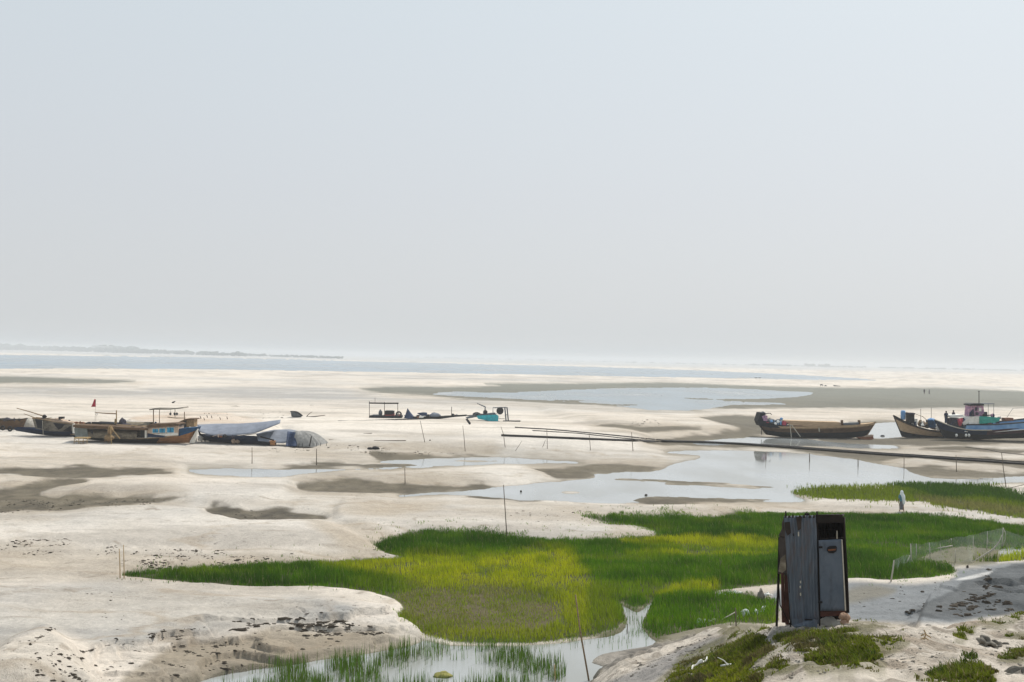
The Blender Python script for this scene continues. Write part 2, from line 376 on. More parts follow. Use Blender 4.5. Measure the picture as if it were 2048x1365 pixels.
# grey streaks of damp sand on the far flat
for k, z in enumerate([[(-200,770),(250,772),(700,790),(1000,805),(760,812),(300,800),(-200,795)], [(300,775),(600,770),(760,790),(600,800),(350,795)], [(560,748),(1200,757),(1500,764),(1100,765),(600,757)]]):
    C = lay(C, zone(z, 6, 6, 80 + k) * (.35 + .6 * sstep(-.2, .4, n3 + .5 * n1)), (.36, .345, .325))
C = lay(C, zone([(255,838),(330,826),(400,824),(450,826),(525,842),(500,852),(360,852)], 3, 6) * (.85 + .3 * n2), (.50, .375, .27))
C = lay(C, zone([(-200,1085),(100,1085),(260,1100),(480,1105),(720,1095),(760,1120),(500,1140),(240,1160),(-200,1160)], 14, 10, 90) * .7, (.46, .40, .32))
C = lay(C, zone([(-200,1180),(200,1165),(450,1190),(640,1195),(720,1215),(640,1245),(420,1270),(250,1295),(100,1258),(0,1285),(-200,1300)], 14, 8, 91) * (.75 + .4 * n2), (.335, .33, .315))
C = lay(C, zone([(640,1196),(760,1205),(800,1228),(770,1245),(690,1250),(680,1240),(740,1228),(720,1212)], 7, 3, 92) * .8, (.60, .545, .48))
C = lay(C, zone([(230,1372),(330,1305),(470,1275),(600,1252),(720,1250),(830,1262),(850,1280),(700,1315),(540,1340),(420,1372)], 9, 8, 93) * .9, (.275, .232, .172))
C = lay(C, zone([(-40,1400),(0,1300),(60,1268),(95,1258),(150,1300),(200,1400)], 8, 5, 94) * .75, (.58, .525, .45))
C = lay(C, zone([(640,985),(1000,1010),(1500,1012),(1480,1034),(1160,1045),(1000,1070),(700,1080),(640,1040)], 10, 8, 95) * .35, (.50, .44, .37))
C = lay(C, zone([(840,1012),(900,1008),(950,1012),(900,1018)], 4) * .6, (.33, .33, .335))
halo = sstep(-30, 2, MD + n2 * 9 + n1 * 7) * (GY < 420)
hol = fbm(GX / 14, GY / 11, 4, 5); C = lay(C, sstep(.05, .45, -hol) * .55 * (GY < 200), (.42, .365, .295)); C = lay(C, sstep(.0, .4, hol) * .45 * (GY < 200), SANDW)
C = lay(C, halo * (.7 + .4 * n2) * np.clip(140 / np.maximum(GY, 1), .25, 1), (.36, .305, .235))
st = fbm(GX / 16, GY / 3.2, 5, 171); st2 = fbm(GX / 3.0, GY / 1.1, 4, 173)
C = lay(C, sstep(.08, .42, st) * .55, (.36, .325, .28)); C = lay(C, sstep(.1, .5, -st) * .5, (.60, .56, .50))
C = lay(C, sstep(.35, .6, st2) * .4 * (GY < 110), (.30, .255, .20))
for k, zp in enumerate(([(600,1030),(660,1040),(740,1052),(800,1078),(760,1102),(700,1092),(640,1062)], [(700,1005),(800,995),(900,1000),(860,1020),(740,1030),(660,1022)], [(-200,1150),(240,1150),(330,1146),(500,1136),(760,1120),(700,1108),(480,1112),(260,1110),(-200,1105)], [(1100,1012),(1250,1018),(1480,1022),(1400,1034),(1200,1036)], [(1240,1052),(1312,1066),(1300,1080),(1200,1086),(1100,1086),(1200,1074)], [(1290,1000),(1540,1006),(1640,1012),(1800,1028),(1600,1024),(1400,1014)])):
    C = lay(C, zone(zp, 12, 12, 150 + k) * (.6 + .5 * n2), (.40, .335, .255))
vein = sstep(.075, .0, np.abs(fbm(GX / 9, GY / 5, 5, 191))) * (GY < 130) * sstep(-.1, .3, fbm(GX / 12, GY / 14, 3, 193))
C = lay(C, vein * .5, (.34, .275, .20))
trail = sstep(.03, .0, np.abs(fbm(GX / 14 + 3, GY / 7, 3, 195))) * (GY < 100) * (vnoise(GX / .35, GY / .5, 197) > .6)
C = lay(C, trail * .55, (.25, .205, .155))
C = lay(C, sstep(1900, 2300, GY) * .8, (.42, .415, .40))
# bare damp mud, wet margins, ground under the grass
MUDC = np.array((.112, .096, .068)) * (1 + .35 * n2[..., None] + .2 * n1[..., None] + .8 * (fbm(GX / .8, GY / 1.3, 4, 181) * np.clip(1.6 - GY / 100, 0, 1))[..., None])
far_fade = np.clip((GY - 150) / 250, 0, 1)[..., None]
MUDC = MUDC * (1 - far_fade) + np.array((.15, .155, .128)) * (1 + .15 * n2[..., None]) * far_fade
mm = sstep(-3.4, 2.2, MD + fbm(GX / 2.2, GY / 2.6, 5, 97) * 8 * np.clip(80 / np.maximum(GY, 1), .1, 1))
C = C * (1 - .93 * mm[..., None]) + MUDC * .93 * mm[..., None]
rim = np.exp(-np.maximum(-SW, 0) / np.clip(3.0 + 7 * (n2 + .25 * n1), 1.2, 9)) * (SW <= 0) * np.clip(260 / np.maximum(GY, 1) - .25, 0, 1)
C = lay(C, rim * .8, (.17, .15, .11))
C = lay(C, zone([(398,1375),(540,1338),(700,1317),(830,1290),(850,1283),(830,1296),(700,1330),(540,1352),(450,1375)], 5, 2, 98) * .8, (.185, .155, .105))
C = lay(C, (SW > 0) * 1.0, (.16, .15, .12))
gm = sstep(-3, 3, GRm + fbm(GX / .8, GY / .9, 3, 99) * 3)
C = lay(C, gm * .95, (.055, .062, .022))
C = lay(C, zone([(785,1180),(900,1178),(1090,1195),(1120,1240),(1060,1268),(900,1270),(830,1255),(800,1215)], 12, 8, 100) * gm * .7, (.13, .105, .06))
C = lay(C, zone([(1195,1195),(1250,1185),(1330,1190),(1330,1262),(1345,1285),(1290,1292),(1220,1282),(1190,1270)], 8, 4, 107) * (1 - gm) * (SW < 0) * .9, (.10, .095, .05))
C = lay(C, zone([(1290,1260),(1400,1245),(1550,1250),(1550,1262),(1440,1268),(1330,1290)], 7, 6, 108) * (SW < 0) * .8, (.14, .13, .08))
C = lay(C, zone([(1800,1125),(1825,1090),(1900,1080),(2010,1060),(2100,1075),(2100,1105),(2010,1100),(1990,1128),(1930,1134),(1880,1132)], 6, 4, 109) * (SW < 0) * .9, (.15, .14, .085))
C = lay(C, zone([(2006,1096),(2060,1096),(2200,1100),(2200,1110),(2010,1112)], 3, 2, 115) * .9, (.33, .345, .33))
# the grey mud flat and mound on the right
C = lay(C, zone([(1555,1178),(1690,1165),(1780,1168),(1900,1160),(1915,1137),(1990,1131),(2048,1124),(2300,1112),(2300,1235),(2060,1222),(1900,1248),(1690,1238),(1555,1215)], 7, 5, 101) * (1 - gm), (.225, .235, .24))
C = lay(C, zone([(1822,1228),(1850,1208),(1890,1190),(1930,1160),(1965,1143),(2010,1132),(2048,1122),(2300,1108),(2300,1235),(2048,1225),(1900,1245)], 4, 7, 116) * (.85 + .5 * fbm(GX / .8, GY / 1.6, 5, 117)) * (1 - gm), (.088, .094, .097))
C = lay(C, zone([(1690,1180),(1740,1172),(1790,1180),(1780,1192),(1720,1206),(1690,1208)], 8, 6, 102) * .7, (.20, .18, .135))
C = lay(C, zone([(1912,1160),(1950,1150),(1985,1142),(1975,1150),(1940,1158)], 2, 1, 103), (.55, .54, .52))  # pale streak: sky reflection on wet mud, put into the colour
C = lay(C, zone([(1830,1218),(1880,1202),(1960,1165),(1990,1180),(1920,1210),(1870,1225)], 9, 9, 104) * .6, (.16, .165, .165))
C = lay(C, zone([(1185,1330),(1205,1308),(1262,1299),(1340,1284),(1420,1266),(1440,1280),(1360,1312),(1300,1345),(1235,1346)], 5, 4, 105) * (.75 + .5 * fbm(GX / .5, GY / 1.2, 4, 106)), (.135, .125, .11))
# the near bank
bank = ISB * sstep(.5, 1.5, Z + .5 * n2)
bn = fbm(GX / .9, GY / .9, 5, 110); bn2 = fbm(GX / .22, GY / .22, 3, 111)
CB = np.tile(np.array((.53, .475, .405)), Z.shape + (1,)); CB = lay(CB, sstep(.0, .4, bn) * .75, (.35, .305, .25)); CB = lay(CB, sstep(.08, .42, bn2) * .65, (.19, .16, .125)); CB = lay(CB, sstep(.25, .5, fbm(GX / 2.2, GY / 1.1, 4, 114)) * .5, (.30, .235, .17))
C = C * (1 - bank[..., None]) + CB * bank[..., None]
C = lay(C, bank * zone([(1170,1380),(1300,1330),(1360,1305),(1430,1278),(1445,1284),(1370,1325),(1330,1345),(1290,1372)], 6, 5, 112) * .75, (.23, .225, .22))
C = lay(C, bank * zone([(1490,1275),(1560,1258),(1600,1270),(1560,1290),(1500,1290)], 6, 5, 113) * .6, (.27, .265, .26))
BANKGRASS = [
 [(1310,1385),(1340,1340),(1370,1312),(1440,1278),(1490,1262),(1520,1272),(1545,1290),(1560,1300),(1545,1320),(1600,1330),(1575,1345),(1530,1350),(1500,1385)],
 [(1545,1272),(1580,1262),(1640,1268),(1690,1262),(1740,1276),(1820,1284),(1800,1300),(1760,1312),(1770,1330),(1740,1345),(1700,1352),(1640,1352),(1610,1338),(1600,1312),(1560,1300)],
 [(1830,1385),(1850,1355),(1900,1335),(1950,1330),(1985,1340),(1990,1385)],
 [(1995,1320),(2030,1303),(2070,1300),(2070,1318),(2020,1326)],
 [(1955,1244),(1985,1228),(2030,1222),(2055,1228),(2040,1242),(2000,1252)],
 [(1700,1236),(1730,1230),(1790,1236),(1818,1240),(1800,1248),(1740,1246)],
 [(1905,1285),(1920,1262),(1950,1256),(1945,1268),(1925,1290)],
 [(1690,1256),(1720,1252),(1750,1258),(1740,1264),(1700,1264)],
 [(2010,1274),(2040,1268),(2080,1270),(2080,1280),(2040,1280)],
 [(1440,1262),(1470,1252),(1540,1256),(1530,1263),(1470,1268)],
]
bg_m = np.zeros(Z.shape)
for k, p in enumerate(BANKGRASS): bg_m = np.maximum(bg_m, zone(p, 4, 5, 120 + k))
C = lay(C, bank * bg_m * (.55 + .4 * bn), (.12, .115, .05))
C = np.clip(C, .01, .9)
nr, nc = Z.shape
idx = np.arange(nr * nc).reshape(nr, nc)
nx = np.roll(idx, -1, 1)
quads = np.stack([idx[:-1], nx[:-1], nx[1:], idx[1:]], -1).reshape(-1, 4)[:, ::-1]
def fast_mesh(name, V, Q, loops=4):
    me = bpy.data.meshes.new(name); me.vertices.add(len(V)); me.vertices.foreach_set('co', np.asarray(V, np.float32).ravel())
    me.loops.add(Q.size); me.loops.foreach_set('vertex_index', Q.astype(np.int32).ravel())
    me.polygons.add(len(Q)); me.polygons.foreach_set('loop_start', np.arange(0, Q.size, loops, dtype=np.int32))
    try: me.polygons.foreach_set('loop_total', np.full(len(Q), loops, np.int32))
    except Exception: pass
    me.update(calc_edges=True); return me
def color_attr(me, C, name='Col'):
    a = me.attributes.new(name, 'FLOAT_COLOR', 'POINT'); c = np.ones((len(C), 4), np.float32); c[:, :3] = C; a.data.foreach_set('color', c.ravel())
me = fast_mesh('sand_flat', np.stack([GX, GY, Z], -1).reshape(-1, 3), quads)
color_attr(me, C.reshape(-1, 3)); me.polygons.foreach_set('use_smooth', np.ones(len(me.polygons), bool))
wet = np.clip(mm * .7 + np.exp(-np.maximum(-SW, 0) / 4), 0, 1).ravel().astype(np.float32)
a = me.attributes.new('wet', 'FLOAT', 'POINT'); a.data.foreach_set('value', wet)
gmat = bpy.data.materials.new('ground'); gmat.use_nodes = True; t = gmat.node_tree; b = t.nodes['Principled BSDF']
at = t.nodes.new('ShaderNodeAttribute'); at.attribute_name = 'Col'; aw = t.nodes.new('ShaderNodeAttribute'); aw.attribute_name = 'wet'
co = t.nodes.new('ShaderNodeTexCoord')
def nz(scale, det=5, rough=.6):
    n = t.nodes.new('ShaderNodeTexNoise'); n.inputs['Scale'].default_value = scale; n.inputs['Detail'].default_value = det; n.inputs['Roughness'].default_value = rough
    t.links.new(co.outputs['Object'], n.inputs['Vector']); return n
na, nb, nc_ = nz(.9, 8, .7), nz(6, 5, .6), nz(30, 3, .6)
def mr(n, lo, hi):
    m = t.nodes.new('ShaderNodeMapRange'); m.inputs['From Min'].default_value = .3; m.inputs['From Max'].default_value = .7
    m.inputs['To Min'].default_value = lo; m.inputs['To Max'].default_value = hi; t.links.new(n.outputs['Fac'], m.inputs['Value']); return m
def mul(a_, b_):
    m = t.nodes.new('ShaderNodeMath'); m.operation = 'MULTIPLY'; t.links.new(a_.outputs[0], m.inputs[0]); t.links.new(b_.outputs[0], m.inputs[1]); return m
f = mul(mul(mr(na, .86, 1.1), mr(nb, .88, 1.1)), mr(nc_, .85, 1.12))
vm = t.nodes.new('ShaderNodeVectorMath'); vm.operation = 'SCALE'; t.links.new(at.outputs['Color'], vm.inputs[0]); t.links.new(f.outputs[0], vm.inputs['Scale'])
t.links.new(vm.outputs[0], b.inputs['Base Color'])
rg = t.nodes.new('ShaderNodeMapRange'); rg.inputs['To Min'].default_value = .95; rg.inputs['To Max'].default_value = .8; t.links.new(aw.outputs['Fac'], rg.inputs['Value']); t.links.new(rg.outputs[0], b.inputs['Roughness'])
b.inputs['Specular IOR Level'].default_value = .08
# footprints, crumbs and pits scattered over the sand
sp = nz(3.2, 4, .75); spm = nz(.22, 4, .6)
s1 = t.nodes.new('ShaderNodeMapRange'); s1.inputs['From Min'].default_value = .60; s1.inputs['From Max'].default_value = .68; s1.inputs['To Min'].default_value = 0; t.links.new(sp.outputs['Fac'], s1.inputs['Value'])
s2 = t.nodes.new('ShaderNodeMapRange'); s2.inputs['From Min'].default_value = .46; s2.inputs['From Max'].default_value = .6; s2.inputs['To Max'].default_value = .6; t.links.new(spm.outputs['Fac'], s2.inputs['Value'])
s3 = mul(s1, s2); s4 = t.nodes.new('ShaderNodeMath'); s4.operation = 'SUBTRACT'; s4.inputs[0].default_value = 1.0; t.links.new(s3.outputs[0], s4.inputs[1])
f2 = mul(f, s4); t.links.new(f2.outputs[0], vm.inputs['Scale'])
bp = t.nodes.new('ShaderNodeBump'); bp.inputs['Strength'].default_value = .7; bp.inputs['Distance'].default_value = .09
ad = t.nodes.new('ShaderNodeMath'); ad.operation = 'ADD'; t.links.new(nb.outputs['Fac'], ad.inputs[0]); t.links.new(nc_.outputs['Fac'], ad.inputs[1])
t.links.new(ad.outputs[0], bp.inputs['Height']); t.links.new(bp.outputs[0], b.inputs['Normal'])
me.materials.append(gmat)
ground = bpy.data.objects.new('sand_flat', me); COL.objects.link(ground)
tag(ground, 'pale sandy river flat with mud hollows and a near bank', None, None, 'structure')
del RR, AA, CB, MUDC

# ------------------------------------------------------------------ water
def water(name, x0, x1, y0, y1, base, rough, bscale, bstr, label):
    me = bpy.data.meshes.new(name); me.from_pydata([(x0, y0, 0), (x1, y0, 0), (x1, y1, 0), (x0, y1, 0)], [], [(0, 1, 2, 3)])
    m = bpy.data.materials.new(name); m.use_nodes = True; t = m.node_tree; b = t.nodes['Principled BSDF']
    b.inputs['Base Color'].default_value = (*base, 1); b.inputs['Roughness'].default_value = rough; b.inputs['IOR'].default_value = 1.33
    co = t.nodes.new('ShaderNodeTexCoord'); mp = t.nodes.new('ShaderNodeMapping'); mp.inputs['Scale'].default_value = (1, .35, 1)
    n = t.nodes.new('ShaderNodeTexNoise'); n.inputs['Scale'].default_value = bscale; n.inputs['Detail'].default_value = 4
    t.links.new(co.outputs['Object'], mp.inputs[0]); t.links.new(mp.outputs[0], n.inputs['Vector'])
    bp = t.nodes.new('ShaderNodeBump'); bp.inputs['Strength'].default_value = bstr; bp.inputs['Distance'].default_value = .02
    t.links.new(n.outputs['Fac'], bp.inputs['Height']); t.links.new(bp.outputs[0], b.inputs['Normal'])
    n2_ = t.nodes.new('ShaderNodeTexNoise'); n2_.inputs['Scale'].default_value = bscale * .05; n2_.inputs['Detail'].default_value = 6; t.links.new(mp.outputs[0], n2_.inputs['Vector'])
    r_ = t.nodes.new('ShaderNodeValToRGB'); setramp(r_, [(.38, tuple(c * k_ for c, k_ in zip(base, (.72, .70, .64)))), (.6, base)]); t.links.new(n2_.outputs['Fac'], r_.inputs[0]); t.links.new(r_.outputs[0], b.inputs['Base Color'])
    rr_ = t.nodes.new('ShaderNodeMapRange'); rr_.inputs['From Min'].default_value = .35; rr_.inputs['From Max'].default_value = .65; rr_.inputs['To Min'].default_value = rough * .6; rr_.inputs['To Max'].default_value = rough * 2.6; t.links.new(n2_.outputs['Fac'], rr_.inputs['Value']); t.links.new(rr_.outputs[0], b.inputs['Roughness'])
    me.materials.append(m); o = bpy.data.objects.new(name, me); COL.objects.link(o); tag(o, label, None, None, 'structure')
water('lagoon_water', -400, 400, 222, 500, (.24, .275, .30), .2, .8, .25, 'shallow blue grey lagoon on the far sand')
water('pool_water', -260, 260, 30, 222, (.33, .345, .345), .06, 3.0, .06, 'still grey pools left between the sandbanks')
water('river_water', -2500, 2500, 500, 2100, (.25, .30, .345), .25, .5, .3, 'wide pale blue river beyond the sand')

# ------------------------------------------------------------------ grass (nobody could count it)
def leafmat(name, trans=.4):
    m = bpy.data.materials.new(name); m.use_nodes = True; t = m.node_tree; t.nodes.clear()
    o = t.nodes.new('ShaderNodeOutputMaterial'); at = t.nodes.new('ShaderNodeAttribute'); at.attribute_name = 'Col'
    d = t.nodes.new('ShaderNodeBsdfDiffuse'); tr = t.nodes.new('ShaderNodeBsdfTranslucent'); mx = t.nodes.new('ShaderNodeMixShader'); mx.inputs[0].default_value = trans
    t.links.new(at.outputs['Color'], d.inputs[0]); t.links.new(at.outputs['Color'], tr.inputs[0]); t.links.new(d.outputs[0], mx.inputs[1]); t.links.new(tr.outputs[0], mx.inputs[2]); t.links.new(mx.outputs[0], o.inputs[0])
    return m
LEAF = leafmat('grass_blade')
def blades(name, X, Y, Z0, h, w, col, lean=.35, label=''):
    n = len(X); a = rng.uniform(0, 2 * np.pi, n); l = rng.uniform(0, lean, n) * h; la = rng.uniform(0, 2 * np.pi, n)
    # the marsh grass bends mostly one way in the wind
    la = np.where(rng.random(n) < .5, rng.normal(2.6, .6, n), la)
    wx, wy = np.cos(a) * w / 2, np.sin(a) * w / 2; lx, ly = np.cos(la) * l, np.sin(la) * l
    V = np.zeros((n, 5, 3))
    V[:, 0] = np.stack([X - wx, Y - wy, Z0 - .02], -1); V[:, 1] = np.stack([X + wx, Y + wy, Z0 - .02], -1)
    V[:, 2] = np.stack([X + wx * .8 + lx * .35, Y + wy * .8 + ly * .35, Z0 + h * .6], -1); V[:, 3] = np.stack([X - wx * .8 + lx * .35, Y - wy * .8 + ly * .35, Z0 + h * .6], -1)
    V[:, 4] = np.stack([X + lx, Y + ly, Z0 + h], -1)
    base = np.arange(n)[:, None] * 5
    tri = np.concatenate([base + np.array([0, 1, 2]), base + np.array([0, 2, 3]), base + np.array([3, 2, 4])], 0)
    me = fast_mesh(name, V.reshape(-1, 3), tri, 3); color_attr(me, np.repeat(col, 5, 0)); me.materials.append(LEAF)
    o = bpy.data.objects.new(name, me); COL.objects.link(o); tag(o, label, None, None, 'stuff'); return o
def scatter(poly_key, dens, zfun=H, extra=None):
    p = GRASS[poly_key] if isinstance(poly_key, str) else smooth_poly(poly_key)
    w = P(p[:, 0], p[:, 1], np.zeros(len(p))); lo = w.min(0); hi = w.max(0)
    n = int((hi[0] - lo[0]) * (hi[1] - lo[1]) * dens)
    X = rng.uniform(lo[0], hi[0], n); Y = rng.uniform(lo[1], hi[1], n)
    u, v = proj(X, Y, 0 * X); e = sdf(p, u, v) + fbm(X / .8, Y / .9, 3, 99) * 5 + fbm(X / .3, Y / .3, 2, 98) * 3
    tuft = (e > -20) * (e < 2) * .30 * sstep(.22, .42, fbm(X / .55, Y / .6, 3, 95)) * (.2 + .8 * sstep(-20, 0, e))
    k = (rng.random(n) < np.maximum(sstep(-6, 5, e) * (e > -3), tuft) * (1 - .75 * sstep(.28, .45, fbm(X / 1.3, Y / 1.6, 4, 96)))) & (u > -120) & (u < 2250); return X[k], Y[k], u[k], v[k], e[k]
def zn(pts, u, v, soft=8): return sstep(-soft, soft, sdf(smooth_poly(pts), u, v))
GREEN, DARK, YEL, OLIVE, STRAW = (.088, .195, .004), (.028, .082, .003), (.42, .44, .008), (.23, .25, .03), (.27, .24, .11)
X, Y, u, v, e = scatter('marsh', 210)
nn = .55 * fbm(X / 3.0, Y / 4.2, 4, 201) + .65 * fbm(X / 6.5, Y / 1.7, 4, 207); nm = fbm(X / 1.0, Y / 1.4, 3, 203)
c = np.tile(np.array(GREEN), (len(X), 1))
c = lay(c, sstep(-.05, .45, nn) * .75, DARK); c = lay(c, sstep(.0, .4, -nn) * .55, (.20, .27, .010))
c = lay(c, zn([(800,1180),(1000,1175),(1165,1170),(1230,1200),(1240,1250),(1180,1285),(900,1295),(800,1260)], u + 30 * nn, v + 10 * nn, 20) * .6, (.23, .27, .014))
uw, vw = u + 34 * nn + 14 * nm, v + 9 * nn + 5 * nm
darkz = np.maximum.reduce([zn([(247,1157),(330,1148),(500,1138),(640,1133),(760,1128),(800,1150),(760,1185),(640,1186),(500,1181),(400,1173)], u, v, 14),
    zn([(748,1099),(770,1086),(840,1076),(930,1073),(1008,1078),(1000,1092),(960,1112),(900,1120),(810,1121),(772,1113)], u, v, 5) * 1.3,
    zn([(1165,1045),(1230,1040),(1430,1042),(1490,1033),(1700,1033),(1850,1035),(1960,1046),(2300,1078),(2300,1100),(1900,1075),(1600,1070),(1480,1085),(1400,1078),(1300,1066)], u, v, 10) * .8,
    zn([(1420,1150),(1560,1140),(1800,1135),(1910,1140),(1905,1156),(1780,1166),(1560,1174),(1430,1180)], u, v, 8)])
c = lay(c, np.clip(darkz * (.7 + 1.1 * nm), 0, 1) * .68, DARK)
yel = np.maximum.reduce([zn([(640,1140),(740,1130),(840,1122),(1000,1120),(1130,1108),(1158,1130),(1165,1180),(1000,1186),(880,1184),(780,1162)], uw, vw, 16),
    zn([(1250,1092),(1400,1087),(1560,1092),(1540,1102),(1380,1100),(1280,1100)], uw, vw, 6), zn([(1240,1112),(1450,1108),(1560,1112),(1470,1120),(1350,1118)], uw, vw, 6) * .8,
    zn([(1290,1188),(1380,1176),(1440,1180),(1420,1192),(1330,1196)], uw, vw, 8), zn([(820,1275),(900,1268),(1090,1255),(1170,1240),(1180,1268),(1090,1284),(900,1286)], u, v, 6) * .35,
    zn([(1100,1190),(1165,1180),(1175,1240),(1110,1250)], u, v, 10) * .6])
c = lay(c, np.clip(yel, 0, 1) * np.clip(.85 + .6 * nm, 0, 1), YEL)
olv = zn([(770,1192),(900,1180),(1080,1190),(1120,1232),(1070,1262),(900,1266),(830,1255),(800,1215)], u + 40 * nn, v + 14 * nm + 12 * nn, 26)
c = lay(c, olv * np.clip(.45 + .9 * nn + .5 * nm, 0, 1), OLIVE); c = lay(c, olv * (rng.random(len(X)) < np.clip(.08 + .4 * nm, 0, 1)) * .8, (.25, .19, .11))
c = lay(c, (rng.random(len(X)) < .05) * .6, STRAW)
c = c * rng.uniform(.72, 1.45, (len(X), 1))
clump = fbm(X / 1.4, Y / 1.4, 4, 251)
hh = rng.uniform(.20, .42, len(X)) * (1 + .3 * nn) * np.clip(1 + .5 * clump, .5, 1.5) * (1 - .62 * olv) * (.35 + .65 * sstep(-2, 12, e)) * (1 + .35 * np.clip(darkz, 0, 1)) * (1 - .2 * np.clip(yel, 0, 1))
keep = ~((olv > .5) & (rng.random(len(X)) < .35))
blades('marsh_grass', X[keep], Y[keep], H(X[keep], Y[keep]), hh[keep], .024, c[keep], .5, 'tall green marsh grass filling the hollow behind the shed')
X, Y, u, v, e = scatter('far', 60)
nn = fbm(X / 5, Y / 7, 4, 211)
c = np.tile(np.array((.17, .225, .016)), (len(X), 1))
c = lay(c, np.maximum(zn([(1760,970),(1850,966),(1980,974),(2300,1005),(2300,1030),(2100,1020),(1960,1000),(1880,1005),(1830,985)], u, v, 6), sstep(.1, .5, nn) * .6), (.055, .115, .012))
c = lay(c, zn([(1830,998),(1960,1010),(2100,1030),(2100,1042),(1960,1028),(1870,1014)], u, v, 6) * .8, (.24, .22, .08))
c = c * rng.uniform(.7, 1.3, (len(X), 1))
blades('meadow_grass', X, Y, H(X, Y), rng.uniform(.2, .42, len(X)) * (1 + .3 * nn), .05, c, .5, 'lighter green grass beside the pool beyond the white shawled walker')
X, Y, u, v, e = scatter('strip', 110)
c = lay(np.tile(np.array((.36, .42, .012)), (len(X), 1)), zn([(1940,1132),(1960,1122),(2000,1118),(1990,1133)], u, v, 8), DARK) * rng.uniform(.7, 1.3, (len(X), 1))
blades('bright_grass', X, Y, H(X, Y), rng.uniform(.2, .4, len(X)), .04, c, .5, 'strip of bright yellow green grass under the net fence')
# reeds standing in the near pool
rp = [(430,1375),(560,1322),(640,1312),(760,1290),(830,1285),(900,1296),(1010,1296),(1060,1312),(1120,1322),(1140,1340),(1080,1385),(700,1400),(430,1400)]
p = smooth_poly(rp); w = P(p[:, 0], p[:, 1], np.zeros(len(p))); lo = w.min(0); hi = w.max(0)
n = 60000; X = rng.uniform(lo[0], hi[0], n); Y = rng.uniform(lo[1], hi[1], n); u, v = proj(X, Y, 0 * X)
cl = fbm(X / .8, Y / .7, 4, 221) * .8 + .3 * fbm(X / .22, Y / .3, 2, 223) + .02 + .0012 * (v - 1330) + .15 * zn([(600,1335),(760,1300),(860,1290),(880,1310),(760,1345),(680,1360),(560,1370)], u, v, 12) - .5 * zn([(840,1330),(960,1326),(1040,1345),(900,1362),(820,1350)], u, v, 8)
k = (sdf(p, u, v) > 0) & (cl > -.18) & (rng.random(n) < np.clip((cl + .18) * .75, 0, .6) ** 1.3) & (H(X, Y) < .02)
X, Y = X[k], Y[k]
c = lay(np.tile(np.array((.09, .19, .02)), (len(X), 1)), (rng.random(len(X)) < .4) * 1., (.10, .14, .03)) * rng.uniform(.6, 1.3, (len(X), 1))
blades('pool_reeds', X, Y, np.full(len(X), -.03), rng.uniform(.25, .62, len(X)), .017, c, .16, 'thin green reeds standing in the nearest pool')
rp2 = smooth_poly([(1222,1198),(1255,1205),(1275,1215),(1312,1192),(1306,1262),(1330,1285),(1280,1296),(1180,1302),(1000,1306),(860,1297),(850,1282),(1000,1287),(1165,1273),(1240,1252)])
w = P(rp2[:, 0], rp2[:, 1], np.zeros(len(rp2))); lo = w.min(0); hi = w.max(0); n = 26000
X = rng.uniform(lo[0], hi[0], n); Y = rng.uniform(lo[1], hi[1], n); u, v = proj(X, Y, 0 * X)
k = (sdf(rp2, u, v) > 0) & (rng.random(n) < .04 + .3 * sstep(.05, .45, fbm(X / .6, Y / .7, 4, 227))) & (H(X, Y) < .08); X, Y = X[k], Y[k]
blades('creek_reeds', X, Y, np.full(len(X), -.03), rng.uniform(.15, .42, len(X)), .016, np.tile(np.array((.08, .17, .015)), (len(X), 1)) * rng.uniform(.5, 1.3, (len(X), 1)), .25, 'sparse green shoots in the narrow creek and along the grass front')
# short turf and creeping plants on the near bank
allX, allY, allC, allH = [], [], [], []
for i, poly in enumerate(BANKGRASS):
    pp = smooth_poly(poly); lo, hi = pp.min(0), pp.max(0)
    n = int((hi[0] - lo[0]) * (hi[1] - lo[1]) * 4.6)
    a_, b_ = rng.uniform(lo[0], hi[0], n), rng.uniform(lo[1], hi[1], n)
    w = Gbank(a_, b_); X, Y = w[:, 0], w[:, 1]
    e = sdf(pp, a_, b_) + fbm(X / .35, Y / .35, 4, 120 + i) * 16 - 5 - 40 * sstep(.18, .34, fbm(X / .45, Y / .6, 4, 140))
    k = (rng.random(len(X)) < .85 * sstep(-9, 14, e) ** 1.5) & (Y < 45) & (w[:, 2] > .6); X, Y, e = X[k], Y[k], e[k]
    nn = fbm(X / .6, Y / .6, 4, 231); c = np.tile(np.array((.16, .20, .020)), (len(X), 1)); c = lay(c, zn([(1300,1390),(1340,1335),(1400,1330),(1480,1345),(1520,1390)], *proj(X, Y, H(X, Y)), 25) * .8, (.30, .34, .015))
    c = lay(c, sstep(0, .5, nn), (.07, .115, .018)); c = lay(c, sstep(.1, .5, -nn) * .8, (.25, .28, .03)); c = lay(c, (rng.random(len(X)) < .18) * .8, (.25, .2, .11))
    allX.append(X); allY.append(Y); allC.append(lay(c, sstep(.15, .4, fbm(X / .5 + 9, Y / .5, 4, 261)) * .7, (.16, .125, .065)) * rng.uniform(.5, 1.15, (len(X), 1))); allH.append(rng.uniform(.015, .055, len(X)) * np.where(rng.random(len(X)) < .05, 2.6, 1) * (1 + .6 * nn) * (.5 + .5 * sstep(0, 12, e)))
X, Y, c, hh = map(np.concatenate, (allX, allY, allC, allH))
blades('bank_turf', X, Y, H(X, Y) + .11 * np.clip(fbm(X / .42, Y / .42, 3, 241) + .1, 0, 1), hh, .014, c, 1.3, 'short patchy turf creeping over the near sandy bank')

